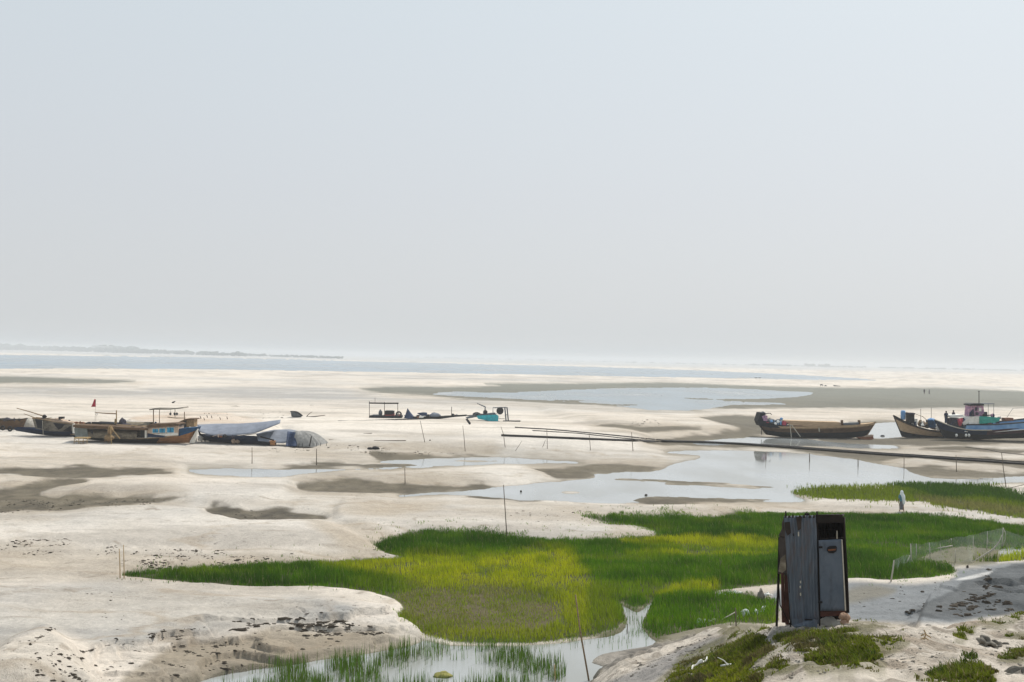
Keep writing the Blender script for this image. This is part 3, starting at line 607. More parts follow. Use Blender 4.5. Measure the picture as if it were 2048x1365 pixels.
# ------------------------------------------------------------------ clods, crumbs of dried mud (dark ones also stand for shade) and rubble
def clods(name, zones, m, label):
    Vs, Qs = [], []; o = 0
    for (poly, n, s0, s1, asp, bank) in zones:
        if n < 0:                                    # crumbs chained along a broken ledge, standing for its dark shade
            L_ = lin(poly, 60); n = -n; i_ = rng.integers(0, 60, n); brk = vnoise(i_ / 6.0, 0 * i_ + L_[0, 0], 3) > .38
            a_ = (L_[i_, 0] + rng.normal(0, 2.2, n))[brk]; b_ = (L_[i_, 1] + rng.normal(0, 1.1, n))[brk]; pp = None
        else: pp = smooth_poly(poly)
        if pp is not None:
          lo, hi = pp.min(0), pp.max(0)
          a_, b_ = rng.uniform(lo[0], hi[0], n * 6), rng.uniform(lo[1], hi[1], n * 6)
          k = (sdf(pp, a_, b_) > 0) & (fbm(a_ / 22, b_ / 9, 3, 77) > -.15 + .3 * rng.random(len(a_))); a_, b_ = a_[k][:n], b_[k][:n]
        w = Gbank(a_, b_) if bank else G(a_, b_)
        w[:, 2] = H(w[:, 0], w[:, 1]); kk = w[:, 1] / FPX
        ok = (w[:, 2] > .02)
        for q, kp in zip(w[ok], kk[ok]):
            s = (s0 * .7 + (s1 - s0) * .8 * rng.random() ** 4) * kp; r = rng.uniform(.6, 1.4, 6); al = rng.normal(0, .35); ca, sa = math.cos(al), math.sin(al)
            lx, ly, lz = s * asp * rng.uniform(.6, 1.4), s * rng.uniform(.7, 1.2), s * rng.uniform(.5, .9)
            r = rng.uniform(.55, 1.3, 14); lz *= .85
            pts = [(lx * r[j] * math.cos(j * math.pi / 3.5), ly * r[j] * math.sin(j * math.pi / 3.5), -.4 * lz) for j in range(7)] + [(lx * .62 * r[j] * math.cos(j * math.pi / 3.5), ly * .62 * r[j] * math.sin(j * math.pi / 3.5), lz * r[7 + j] * .8) for j in range(7)]
            Vs += [(q[0] + x * ca - y * sa, q[1] + x * sa + y * ca, q[2] + z) for x, y, z in pts]
            Qs += [(o + j, o + (j + 1) % 7, o + 7 + (j + 1) % 7, o + 7 + j) for j in range(7)] + [tuple(o + 7 + j for j in range(7))]; o += 14
    me = bpy.data.meshes.new(name); me.from_pydata(Vs, [], Qs); me.materials.append(m)
    ob = bpy.data.objects.new(name, me); COL.objects.link(ob); tag(ob, label, None, None, 'stuff')
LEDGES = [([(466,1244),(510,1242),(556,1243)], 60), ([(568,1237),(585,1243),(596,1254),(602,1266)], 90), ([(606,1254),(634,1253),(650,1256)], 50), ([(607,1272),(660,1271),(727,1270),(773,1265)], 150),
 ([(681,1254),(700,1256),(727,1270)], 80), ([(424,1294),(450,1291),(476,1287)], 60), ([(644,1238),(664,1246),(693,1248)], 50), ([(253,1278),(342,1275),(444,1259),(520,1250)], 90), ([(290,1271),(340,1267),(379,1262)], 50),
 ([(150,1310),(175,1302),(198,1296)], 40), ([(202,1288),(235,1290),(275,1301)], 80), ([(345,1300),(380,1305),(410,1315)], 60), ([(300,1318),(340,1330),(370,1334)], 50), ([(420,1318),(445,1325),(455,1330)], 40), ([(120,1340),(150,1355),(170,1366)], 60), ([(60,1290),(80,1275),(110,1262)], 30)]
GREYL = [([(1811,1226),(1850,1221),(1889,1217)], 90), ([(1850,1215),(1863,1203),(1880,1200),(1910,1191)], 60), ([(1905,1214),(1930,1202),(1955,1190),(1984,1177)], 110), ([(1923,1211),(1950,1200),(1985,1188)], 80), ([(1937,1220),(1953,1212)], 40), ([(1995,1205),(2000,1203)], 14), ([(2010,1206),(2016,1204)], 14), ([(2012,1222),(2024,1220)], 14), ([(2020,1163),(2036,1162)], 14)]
MUDSHADE = mat('mud_and_shade', (.055, .045, .034), .9, .3, 8)  # near black: dried mud, also laid where ledges and crevices are shaded
clods('mud_shade_clods', [(p_, -int(n_ * .9), 1.2, 4.6, 2.2, False) for p_, n_ in LEDGES] + [(p_, -int(n_ * 1.2), 2, 8, 1.7, False) for p_, n_ in GREYL] + [
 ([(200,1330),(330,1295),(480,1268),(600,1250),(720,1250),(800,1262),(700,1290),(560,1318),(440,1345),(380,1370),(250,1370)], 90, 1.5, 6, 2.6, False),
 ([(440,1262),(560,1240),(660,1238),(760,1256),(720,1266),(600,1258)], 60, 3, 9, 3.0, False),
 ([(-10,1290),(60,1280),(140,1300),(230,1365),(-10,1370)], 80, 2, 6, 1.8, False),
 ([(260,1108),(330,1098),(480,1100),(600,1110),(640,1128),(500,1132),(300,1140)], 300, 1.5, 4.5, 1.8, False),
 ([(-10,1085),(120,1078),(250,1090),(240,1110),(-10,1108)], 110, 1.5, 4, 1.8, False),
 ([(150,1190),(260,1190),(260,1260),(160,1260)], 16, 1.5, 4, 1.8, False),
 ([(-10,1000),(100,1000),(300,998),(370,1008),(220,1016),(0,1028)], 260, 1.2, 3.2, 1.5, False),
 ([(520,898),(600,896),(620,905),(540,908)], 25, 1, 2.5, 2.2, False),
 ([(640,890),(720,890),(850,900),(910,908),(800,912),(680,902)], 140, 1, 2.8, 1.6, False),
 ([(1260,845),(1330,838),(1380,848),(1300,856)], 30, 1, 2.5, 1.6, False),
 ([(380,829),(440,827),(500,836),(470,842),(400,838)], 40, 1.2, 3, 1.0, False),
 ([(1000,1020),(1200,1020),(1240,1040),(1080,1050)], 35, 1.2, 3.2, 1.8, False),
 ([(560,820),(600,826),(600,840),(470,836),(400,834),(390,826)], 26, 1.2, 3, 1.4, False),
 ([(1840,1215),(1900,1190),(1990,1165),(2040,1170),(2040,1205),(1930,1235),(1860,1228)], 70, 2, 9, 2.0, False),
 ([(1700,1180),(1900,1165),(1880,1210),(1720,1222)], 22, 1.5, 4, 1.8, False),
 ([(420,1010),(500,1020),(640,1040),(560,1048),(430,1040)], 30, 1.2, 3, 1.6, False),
 ([(740,1095),(760,1088),(780,1112),(760,1112)], 14, 1.5, 4, 1.5, False)], MUDSHADE, 'dark crumbs and clods of dried mud, also standing for ledge shade')
ROCK = mat('clay_rubble', (.17, .155, .13), .9, .4, 6, .3)
clods('bank_rubble', [
 ([(1195,1326),(1215,1309),(1265,1300),(1340,1285),(1420,1268),(1400,1292),(1330,1312),(1260,1342)], 260, 1.5, 5, 1.7, True),
 ([(1700,1262),(1830,1252),(2040,1262),(2048,1300),(1900,1330),(1780,1340)], 320, 1.2, 6, 1.6, True),
 ([(1560,1300),(1700,1345),(1850,1340),(1850,1365),(1500,1365)], 160, 1.5, 6, 1.6, True), ([(1640,1250),(1720,1248),(1740,1262),(1650,1266)], 60, 1.5, 5, 1.5, True),
 ([(1990,1335),(2048,1325),(2048,1365),(2000,1365)], 25, 4, 14, 1.4, True),
 ([(1360,1275),(1450,1258),(1560,1256),(1540,1270),(1420,1285)], 40, 2, 6, 1.6, True)], ROCK, 'broken clay and rubble on the near bank')

# ================================================================== THINGS
WOOD = mat('weathered_wood', (.23, .165, .10), .85, .35, 2.5, .2, stretch=(1, 4, 8))
WOODG = mat('grey_wood', (.20, .18, .145), .9, .35, 2.0, .2, stretch=(.6, 4, 5))
TANW = mat('tan_plank', (.30, .215, .13), .85, .3, 2.0, .2, stretch=(.5, 4, 6))
BROWNW = mat('brown_plank', (.115, .072, .042), .85, .35, 2.0, .2, stretch=(.5, 4, 6))
ORANGEW = mat('orange_brown_plank', (.33, .165, .075), .85, .35, 1.5, .2, stretch=(.5, 4, 5))
TAR = mat('tarred_hull', (.014, .015, .019), .7, .4, 1.5, .1)
NAVY = mat('navy_hull', (.008, .018, .05), .65, .45, 1.2, .1, col2=(.02, .036, .075))
BLUEP = mat('blue_paint', (.11, .25, .48), .6, .4, 1.6, .05, col2=(.21, .38, .60))
BLUED = mat('deep_blue_paint', (.012, .055, .12), .6, .5, 2.0)
CYANP = mat('window_blue', (.03, .22, .36), .35, .5, 3.0)
TURQ = mat('turquoise_paint', (.03, .36, .42), .55, .3, 2.0)
TEALC = mat('teal_tarp', (.03, .30, .24), .6, .3, 2.0)
REDP = mat('red_paint', (.42, .06, .04), .6, .35, 4.0)
MAROON = mat('red_hull', (.060, .026, .034), .7, .4, 1.0)
WHITEP = mat('white_paint', (.66, .64, .58), .7, .15, 3.0)
CREAM = mat('cream_wall', (.45, .34, .255), .8, .25, 3.0)
BLACK = mat('black_iron', (.018, .018, .02), .5, .4, 6.0)
IRON = mat('grey_iron', (.10, .115, .13), .55, .4, 4.0)
RUST = mat('rusty_iron', (.20, .085, .045), .85, .45, 5.0)
MATR = mat('woven_mat_roof', (.20, .17, .125), .95, .45, 2.2, .4, stretch=(1, 3, 3))
PANEL = mat('grey_green_panel', (.17, .19, .18), .85, .3, 2.0)
THATCH = mat('thatch_panel', (.24, .165, .09), .95, .4, 6.0, .5)
TARPG = mat('grey_blue_tarp', (.20, .22, .26), .7, .18, 1.4, .15)
NETG = mat('grey_net_heap', (.27, .265, .25), .95, .25, 3.5, .5)
TARPB = mat('navy_tarp', (.03, .048, .095), .65, .4, 2.0, .2)
BAMBOO = mat('bamboo', (.34, .24, .12), .7, .3, 7.0)
STAKEM = mat('dark_stake', (.12, .095, .07), .85, .3, 7.0)
PALEST = mat('pale_stake', (.42, .39, .32), .8, .2, 7.0)
PIPEM = mat('black_pipe', (.035, .032, .03), .6, .4, 1.0)
PLAST = mat('white_plastic', (.72, .72, .68), .5, .1, 8.0)
CLOTHD = mat('dark_cloth', (.05, .045, .06), .9, .6, 5.0)
CLOTHR = mat('red_cloth', (.40, .06, .09), .85, .4, 4.0)
PINKC = mat('patched_cloth', (.10, .07, .17), .85, .9, 3.2, col2=(.62, .36, .42))
PALETAN = mat('pale_tan_plank', (.47, .34, .215), .85, .3, 2.0, .2, stretch=(.5, 4, 6))
FLAGM = mat('red_flag', (.36, .025, .05), .8, .4, 6.0)
SKIN = mat('brown_skin', (.20, .115, .07), .6, .15, 8.0)
HAIR = mat('black_hair', (.015, .013, .012), .5, .2, 8.0)
SHAWL = mat('white_blue_shawl', (.72, .76, .76), .85, .06, 5.0)
TUNIC = mat('blue_grey_tunic', (.11, .25, .31), .85, .45, 7.0)
SKIRT = mat('grey_skirt', (.16, .155, .17), .85, .3, 6.0)
TIN = mat('corrugated_tin', (.050, .067, .090), .5, .35, 3.0, .1, spec=.35, stretch=(7, 7, .6), col2=(.105, .128, .158))
def add_rust(m, amt, col, scale, stretch):
    t = m.node_tree; b = t.nodes['Principled BSDF']; src = b.inputs['Base Color'].links[0].from_socket
    co = t.nodes.new('ShaderNodeTexCoord'); mp = t.nodes.new('ShaderNodeMapping'); mp.inputs['Scale'].default_value = stretch; n = t.nodes.new('ShaderNodeTexNoise'); n.inputs['Scale'].default_value = scale; n.inputs['Detail'].default_value = 8; n.inputs['Roughness'].default_value = .7
    r = t.nodes.new('ShaderNodeValToRGB'); setramp(r, [(.5, (0, 0, 0)), (.66, (amt, amt, amt))]); mx = t.nodes.new('ShaderNodeMix'); mx.data_type = 'RGBA'
    t.links.new(co.outputs['Object'], mp.inputs[0]); t.links.new(mp.outputs[0], n.inputs['Vector']); t.links.new(n.outputs['Fac'], r.inputs[0]); t.links.new(r.outputs[0], mx.inputs[0]); t.links.new(src, mx.inputs[6]); mx.inputs[7].default_value = (*col, 1); t.links.new(mx.outputs[2], b.inputs['Base Color'])
TINR = mat('rusty_tin', (.020, .017, .016), .8, .45, 4.0, .15, col2=(.050, .038, .032))
DOORM = mat('blue_grey_sheet', (.072, .092, .12), .5, .2, 2.2, .05, col2=(.118, .14, .17))
DARKW = mat('black_brown_timber', (.018, .014, .012), .9, .4, 5.0)  # timber; also blackens the shed's inside walls in place of shade
REDB = mat('red_brown_board', (.10, .045, .035), .9, .35, 4.0)
BRICK = mat('crumbly_brick', (.36, .235, .165), .95, .3, 7.0, .4)
PILE = mat('sand_heap', (.36, .335, .29), .95, .25, 4.0, .3)

class Hull:
    def __init__(s, F, sheer, keel, beam, y=0.0, n=26, end=(.12, .12), p=.5, wall=False):
        s.wall = wall
        s.F, s.n, s.y = F, n, y
        s.S = np.array([F.L(a, b, y) for a, b in lin(sheer, n)]); s.K = np.array([F.L(a, b, y) for a, b in lin(keel, n)])
        t = np.linspace(0, 1, n); s.b = beam / 2 * np.maximum(np.sin(np.pi * t) ** p, np.interp(t, [0, .5, 1], [end[0], 0, end[1]]))
    def pt(s, i, v, side, off=0.0):
        q = s.K[i] * (1 - v) + s.S[i] * v; w = (.16 + .84 * max(v, 0) ** .55) if not s.wall else .94 + .06 * v
        return (q[0], q[1] + side * max(s.b[i] * w - off, .01), q[2])
    def band(s, v0, v1, off=0.0, i0=0, i1=None, lv=5):
        i1 = s.n if i1 is None else i1; m = MB()
        for side in (-1, 1):
            m.grid(lambda a, c: s.pt(i0 + int(round(a * (i1 - i0 - 1))), v0 + (v1 - v0) * c, side, off), i1 - i0, lv)
        return m
    def deck(s, v, i0=0, i1=None, off=.05):
        i1 = s.n if i1 is None else i1; m = MB()
        m.grid(lambda a, c: (lambda L, R: tuple(np.array(L) * (1 - c) + np.array(R) * c))(s.pt(i0 + int(round(a * (i1 - i0 - 1))), v, -1, off), s.pt(i0 + int(round(a * (i1 - i0 - 1))), v, 1, off)), i1 - i0, 3)
        return m
    def rail(s, v, r, i0=0, i1=None, out=.02, sides=(-1, 1)):
        i1 = s.n if i1 is None else i1; m = MB()
        for side in sides: m.tube([s.pt(i, v, side, -out) for i in range(i0, i1)], r, 5)
        return m
    def stem(s, i, r, v0=0.0, v1=1.0):
        return MB().tube([tuple(s.K[i] * (1 - v) + s.S[i] * v) for v in np.linspace(v0, v1, 6)], r, 5)
def pxbox(F, x0, y0, x1, y1, ya=-.4, yb=.4, m=None, shear=0.0):
    """a block whose front face covers the photo rectangle, from ya to yb metres in depth"""
    m = m or MB(); a = [F.L(x0, y1, ya), F.L(x1, y1, ya), F.L(x1, y0, ya), F.L(x0, y0, ya)]
    d = np.array([0, yb - ya, 0]); v = a + [q + d for q in a]
    return m.add(v, [(0, 1, 2, 3), (5, 4, 7, 6), (4, 0, 3, 7), (1, 5, 6, 2), (3, 2, 6, 7), (4, 5, 1, 0)])
def pxpoly(F, pts, ya, yb, m=None):
    m = m or MB(); n = len(pts); v = [F.L(a, b, ya) for a, b in pts]; v += [q + np.array([0, yb - ya, 0]) for q in v]
    f = [tuple(range(n))[::-1], tuple(range(n, 2 * n))] + [(i, (i + 1) % n, n + (i + 1) % n, n + i) for i in range(n)]
    return m.add(v, f)
def pxtube(F, pts, rpx, y=0.0, m=None, n=6, ys=None):
    m = m or MB(); ys = ys or [y] * len(pts)
    r = [q * F.k for q in rpx] if hasattr(rpx, '__len__') else rpx * F.k
    return m.tube([F.L(a, b, c) for (a, b), c in zip(pts, ys)], r, n)
def pxblob(F, x0, y0, x1, y1, dep, y=0.0, seed=0, m=None, rough=.18, n=14, k=9):
    m = m or MB(); c = (F.L(x0, y0, y) + F.L(x1, y1, y)) / 2
    return m.blob(c, ((x1 - x0) * F.k, dep, (y1 - y0) * F.k), seed, n, k, rough)

add_rust(TIN, .55, (.085, .05, .035), 2.2, (4, 4, .8)); add_rust(DOORM, .5, (.045, .045, .05), 3.0, (2, 2, .7))
for m_ in (WOODG, TANW, BROWNW, MATR, CREAM): add_rust(m_, .7, (.04, .032, .026), 1.1, (1, 1, 1.5))
# ------------------------------------------------------------------ stranded boats on the near sandbank
# small dark boat cut by the frame
F = Frame(25, 861); b = empty('small_boat', F.loc, 'small dark brown boat with an open pale hold, lying behind the navy bottomed boat', 'boat')
h = Hull(F, [(-34, 846), (-5, 838), (20, 840), (45, 839), (54, 837)], [(-28, 862), (0, 862), (30, 861), (46, 856)], 2.2, 1.5)
h.band(0, 1).build('hull', BROWNW, b, True); h.band(.3, 1, .07).build('hull_lining', WOODG, b, True); h.deck(.45).build('deck', WOODG, b); h.rail(1, .06).build('gunwale', DARKW, b)
pxblob(F, 6, 836, 24, 850, 1.2, 1.2, 3).build('cargo_bundle', CLOTHD, b, True)
F = Frame(56, 857, dy=1.2); o = pxblob(F, 36, 837, 78, 868, 2.6, 0, 5, None, .1).build('cargo_heap', PILE, None, True, F.loc); tag(o, 'pale grey sand heap between the small dark boat and the planked bow', 'heap')
F = Frame(18, 862)
for i, (x0, y0, x1, y1) in enumerate([(2, 852, 9, 861), (16, 854, 24, 862)]):
    m = MB(); c = (F.L(x0, y0, -1.4) + F.L(x1, y1, -1.4)) / 2; R = (x1 - x0) / 2 * F.k
    def ring(a, c_): 
        th, ph = a * 2 * math.pi, c_ * 2 * math.pi
        return (c[0] + (R + .1 * math.cos(ph)) * math.cos(th), c[1] + .1 * math.sin(ph), c[2] + (R + .1 * math.cos(ph)) * math.sin(th))
    m.grid(ring, 16, 8); o = m.build('old_tyre', BLACK, None, True, F.loc)
    tag(o, ['black tyre leaning at the frame edge before the small dark boat', 'black tyre lying beside the navy bow of the planked boat'][i], 'tyre', 'old tyres by the boats')

# grey planked boat with the raised bow
F = Frame(110, 873); b = empty('planked_boat', F.loc, 'old boat with grey patched planks, navy bottom and a long bowsprit pole', 'boat')
h = Hull(F, [(30, 855), (72, 856), (88, 860), (107, 862), (150, 862), (230, 860), (295, 858)], [(33, 862), (83, 870), (147, 875), (230, 879), (290, 880)], 2.9, .6, end=(.3, .4))
h.band(0, 1).build('hull_bottom', NAVY, b, True)
h2 = Hull(F, [(68, 836), (90, 838), (120, 843), (150, 847), (200, 851), (290, 853)], [(74, 857), (90, 861), (110, 863), (150, 863), (230, 861), (290, 859)], 2.9, .6, end=(.35, .5), wall=True)
h2.band(0, 1).build('hull_side', WOODG, b, True); h2.deck(.92).build('deck', TANW, b); h2.rail(1, .07).build('gunwale', TANW, b)
pxpoly(F, [(70, 839), (83, 841), (86, 858), (80, 857), (75, 856)], -1.0, -.7).build('bow_transom', TAR, b)
pxpoly(F, [(106, 846), (130, 849), (123, 857), (117, 860), (111, 853)], -1.56, -1.50).build('hull_patch', TAR, b)
pxpoly(F, [(126, 862), (141, 852), (143, 864)], -1.56, -1.50).build('hull_patch', TAR, b)
pxtube(F, [(85, 842), (86.5, 871)], .45, -1.62).build('rope', PALEST, b)
pxtube(F, [(33, 816.6), (60, 824), (88, 833)], [.7, 1.0, 1.2], -.4).build('bowsprit', WOOD, b)
pxtube(F, [(48, 828), (70, 836), (100, 842)], [.6, .9, .9], -.9).build('bow_pole', WOOD, b)
pxblob(F, 85, 830, 93, 837, .6, -.3, 8).build('bollard', BLACK, b, True)
m = pxbox(F, 117, 834, 119, 845, -.6, -.3); pxbox(F, 119, 834, 126, 838, -.7, -.2, m); pxbox(F, 118, 841, 123, 845, -.6, -.2, m); m.build('winch', BLACK, b)
pxpoly(F, [(100, 840), (112, 837), (118, 841), (148, 846), (148, 848), (104, 843)], -.9, .6).build('foredeck', CREAM, b)
pxbox(F, 145, 848, 148, 867, -1.7, -1.45).build('post', WHITEP, b)
m = pxtube(F, [(184, 846), (200, 846.5)], 2.2, -.4); pxtube(F, [(200, 847), (232, 849)], 1.2, -.3, m); m.build('exhaust_pipe', BLACK, b)

# boat with the mat roof and the blue windows
F = Frame(270, 886); b = empty('roofed_boat', F.loc, 'long wooden boat with a woven mat roof, three blue windows and orange brown bow', 'boat')
h = Hull(F, [(146, 868), (180, 872.6), (280, 877), (356, 873), (380, 866), (394.5, 857)], [(152, 876), (180, 880), (250, 885.5), (297, 887), (350, 887), (378, 886)], 3.0, .2, end=(.5, .05))
h.band(0, 1, 0, 0, 19).build('hull', TAR, b, True); h.band(.0, 1, 0, 18).build('bow_planking', ORANGEW, b, True)
h.band(.94, 1.10, -.02).build('wale', TANW, b, True)
pxpoly(F, [(379, 886), (392, 861), (395, 857), (392, 872), (388, 886)], -.25, .25).build('stem_board', WHITEP, b)
h.deck(.95).build('deck', WOODG, b)
pxpoly(F, [(358, 858), (380, 856), (393, 855), (390, 861), (376, 867), (357, 873)], -1.0, .9).build('blue_bulwark', BLUED, b)
# mat roof: half-barrel over the hold
m = MB(); yn, yf = -1.35, 1.2
def roof(x0, x1, yb0, yb1, yt0, yt1, y0, y1):
    def fn(a, c):
        x = x0 + (x1 - x0) * a; th = math.pi * (.5 - .5 * math.cos(math.pi * c) if False else c)
        yb = yb0 + (yb1 - yb0) * a; yt = yt0 + (yt1 - yt0) * a
        yy = (y0 + y1) / 2 - math.cos(th) * (y1 - y0) / 2
        q = F.L(x, yb, 0); t_ = F.L(x, yt, 0); s_ = math.sin(th) ** .6
        return (q[0], yy, q[2] * (1 - s_) + t_[2] * s_)
    return fn
m.grid(roof(174, 281, 874, 877, 859, 861, -1.35, 1.2), 20, 12); m.build('mat_roof', MATR, b, True, solid=.05)
pxpoly(F, [(148, 857), (174, 857), (176, 876), (150, 874)], -1.42, -1.3).build('end_panel', PANEL, b)
m = pxpoly(F, [(146, 850), (185, 852), (292, 857), (294, 861), (180, 858), (146, 855)], -1.7, .6); m.build('eave_board', BROWNW, b)
pxpoly(F, [(180, 861), (186, 861), (185, 869), (181, 866)], -1.6, -1.55).build('mat_tear', TAR, b)
pxbox(F, 281, 861, 289.5, 876, -1.2, .9).build('doorway', BLACK, b)  # black block stands for the shade inside the doorway
pxbox(F, 289.5, 859, 293, 876.5, -1.35, -1.1).build('post', WHITEP, b)
wh = pxpoly(F, [(294, 855), (356, 851), (356, 870.5), (303, 873), (294, 873)], -1.25, 1.0).build('wheelhouse', CREAM, b)
for (x0, y0, x1, y1) in ((305, 858.5, 316, 866), (318.5, 857.5, 330, 866), (334, 855.5, 347.5, 865.5)):
    f = pxbox(F, x0 - 1, y0 - 1, x1 + 1, y1 + 1, -1.30, -1.22).build('window', WHITEP, b)
    pxbox(F, x0, y0, x1, y1, -1.34, -1.29).build('pane', CYANP, f)
    pxbox(F, (x0 + x1) / 2 - .4, y0, (x0 + x1) / 2 + .4, y1, -1.36, -1.33).build('bar', BLUED, f)
pxpoly(F, [(304, 869), (356, 866), (356, 871), (320, 873), (304, 873.5)], -1.32, -1.26).build('wall_stripe', WHITEP, b)
pxpoly(F, [(295, 867), (312, 870), (330, 872), (328, 875), (295, 875)], -1.36, -1.30).build('blue_skirt', NAVY, b)
pxpoly(F, [(293, 852), (299, 849.5), (350, 847), (358, 849), (356, 852), (296, 856.5)], -1.5, 1.3).build('roof', BROWNW, b)

# boat lying behind it, with the bare canopy and thatched cabin
F = Frame(300, 876, dy=3.2); b = empty('canopy_boat', F.loc, 'boat behind the mat roofed one, with bare canopy frame and thatched cabin', 'boat')
h = Hull(F, [(205, 856), (300, 858), (380, 857), (392, 850)], [(212, 872), (300, 876), (370, 876), (384, 872)], 3.0, .8)
h.band(0, 1).build('hull', TAR, b, True); h.deck(.9).build('deck', WOODG, b)
m = MB(); m.grid(roof(238, 300, 860, 861, 844.5, 845.5, -.5, 2.0), 14, 12); m.build('mat_roof', MATR, b, True, solid=.05)
m = MB(); m.grid(roof(196, 245, 858, 859, 844, 846.5, -.4, 1.6), 10, 10); m.build('hold_cover', TAR, b, True, solid=.05)
for x, y0, y1, r in ((307, 820, 848, 1.0), (319, 818, 850, .7), (350, 818, 832, .6), (369, 824, 842, .8)): pxtube(F, [(x, y1 + 3), (x, y0)], r, .4).build('post', WOOD, b)
pxpoly(F, [(298, 819), (308, 817), (340, 818), (366, 815), (367, 817), (340, 820), (308, 820), (299, 821)], -.6, 1.6).build('canopy', WOODG, b)
pxtube(F, [(335, 834.5), (350, 836.5), (371, 836.5)], .8, -.2).build('rail', WOOD, b)
for x in (341, 349.5, 354): pxblob(F, x - 2.2, 825.5, x + 2.0, 831, .4, .2, int(x)).build('hanging_lamp', IRON, b, True); 
pxtube(F, [(341, 825), (341, 818.5)], .25, .2).build('lamp_cord', DARKW, b)
pxpoly(F, [(350, 848), (372, 839), (372, 858), (356, 858)], -.5, .9).build('cabin_opening', BLACK, b)  # solid black shape stands for the unlit cabin interior
pxpoly(F, [(348, 848.5), (370, 838.5), (388, 838), (389, 840), (372, 840.5), (352, 850)], -.9, 1.4).build('cabin_roof', BROWNW, b)
pxbox(F, 373, 840, 388, 854, -.55, .9).build('thatched_wall', THATCH, b)
pxtube(F, [(369, 838), (368.5, 826)], .5, 0).build('post', WOOD, b)
# clutter on the roofs
F = Frame(245, 872, dy=2.0); m = pxblob(F, 228, 847, 264, 861, 1.5, -1.2, 21, None, .25); pxblob(F, 238, 837, 251, 853, .9, -1.1, 22, m, .25); o = m.build('cloth_bundle', CLOTHD, None, True, F.loc); tag(o, 'dark bundle of cloth lying on the woven mat roofs', 'bundle')
o = pxblob(F, 236, 850, 249, 856, .5, -1.9, 23).build('white_rag', PLAST, None, True, F.loc); tag(o, 'small white rag on the dark cloth bundle', 'rag')
F = Frame(212, 874, dy=3.6); g = empty('hoist_frame', F.loc, 'yellowish wooden hoist frame with a hook, above the boat roofs', 'hoist')
pxtube(F, [(233, 852), (233, 821)], 1.1).build('post', BAMBOO, g); pxtube(F, [(190, 825.5), (210, 827), (233, 828)], [.8, 1.1, 1.2]).build('beam', WOOD, g)
pxtube(F, [(230, 852), (231, 838)], 1.8).build('brace', BAMBOO, g)
pxtube(F, [(193, 826), (191.5, 829.5), (193.5, 831.5), (195, 829), (194, 826)], .45).build('hook', IRON, g); pxtube(F, [(192, 831), (192, 850)], .2).build('rope', PALEST, g)
F = Frame(190, 874, dy=3.0); g = empty('flag_pole', F.loc, 'thin pole with a small dark red flag, above the boats', 'flag')
pxtube(F, [(189, 870), (191.5, 799)], [.35, .2]).build('pole', PALEST, g)
m = MB(); m.grid(lambda a, c: F.L(191.6 - a * (3 + 6.5 * c), 799 + 15 * c + 1.2 * a * math.sin(3 * c), .12 * math.sin(5 * a + 3 * c)), 8, 8); m.build('banner', FLAGM, g, True, solid=.02)
# bamboo things on the sand in front of the roofed boat
F = Frame(160, 888); g = empty('bamboo_bench', F.loc, 'low pale bamboo bench on the sand before the mat roofed boat', 'bench')
pxbox(F, 148, 875.5, 175, 878, -.5, .5).build('seat', BAMBOO, g)
for x in (148, 157, 166, 174):
    for y in (-.4, .4): pxtube(F, [(x, 888), (x + .6, 878)], .7, y).build('leg', BAMBOO, g)
pxtube(F, [(148, 884), (174, 882)], .6, -.42).build('stretcher', BAMBOO, g); pxtube(F, [(150, 879), (162, 888)], .5, -.42).build('stretcher', BAMBOO, g)
F = Frame(221, 888); g = empty('bamboo_tripod', F.loc, 'bamboo tripod with a straw bundle leaning by the mat roofed boat', 'tripod')
for a, c, y in (((209, 884), (222, 853), 0), ((240, 878), (219, 852), -.3), ((223, 892), (221, 853), -.6), ((216, 886), (221, 855), .4)): pxtube(F, [a, c], .8, y).build('pole', BAMBOO, g)
m = pxblob(F, 215, 853, 226, 868, .6, -.1, 31, None, .3); pxblob(F, 208, 870, 227, 882, .8, -.1, 32, m, .35); m.build('straw_bundle', THATCH, g, True)
# props, tub and winch off the bow
F = Frame(401, 883); g = empty('bow_shore', F.loc, 'dark timber props crossed against the white stem of the roofed boat', 'prop')
for a, c in (((392, 884), (393, 857)), ((411, 884), (393.5, 857)), ((404, 885), (397, 862))): pxtube(F, [a, c], 1.2, -.2).build('timber', DARKW, g)
m = MB(); c0 = F.L(400.5, 882, -.6); m.lathe([(.22, 0), (.30, .05), (.33, .45), (.27, .55), (.1, .6)], 12, c0); o = m.build('plastic_tub', PLAST, None, True, F.loc); tag(o, 'round white plastic tub under the crossed timber props', 'tub')
F = Frame(416, 881); g = empty('ground_winch', F.loc, 'rusty winch on a dark sled at the foot of the grey tarp', 'winch')
pxbox(F, 405, 877, 425, 883, -.6, .6).build('sled', DARKW, g); m = pxtube(F, [(411, 873), (422, 873)], 3.6, 0, None, 10); m.build('drum', RUST, g, True)
pxtube(F, [(417, 878), (418, 865)], 1.2, -.2).build('post', RUST, g); pxtube(F, [(422, 872), (436, 877), (450, 885)], .6, -.3).build('tow_rope', PALEST, g)
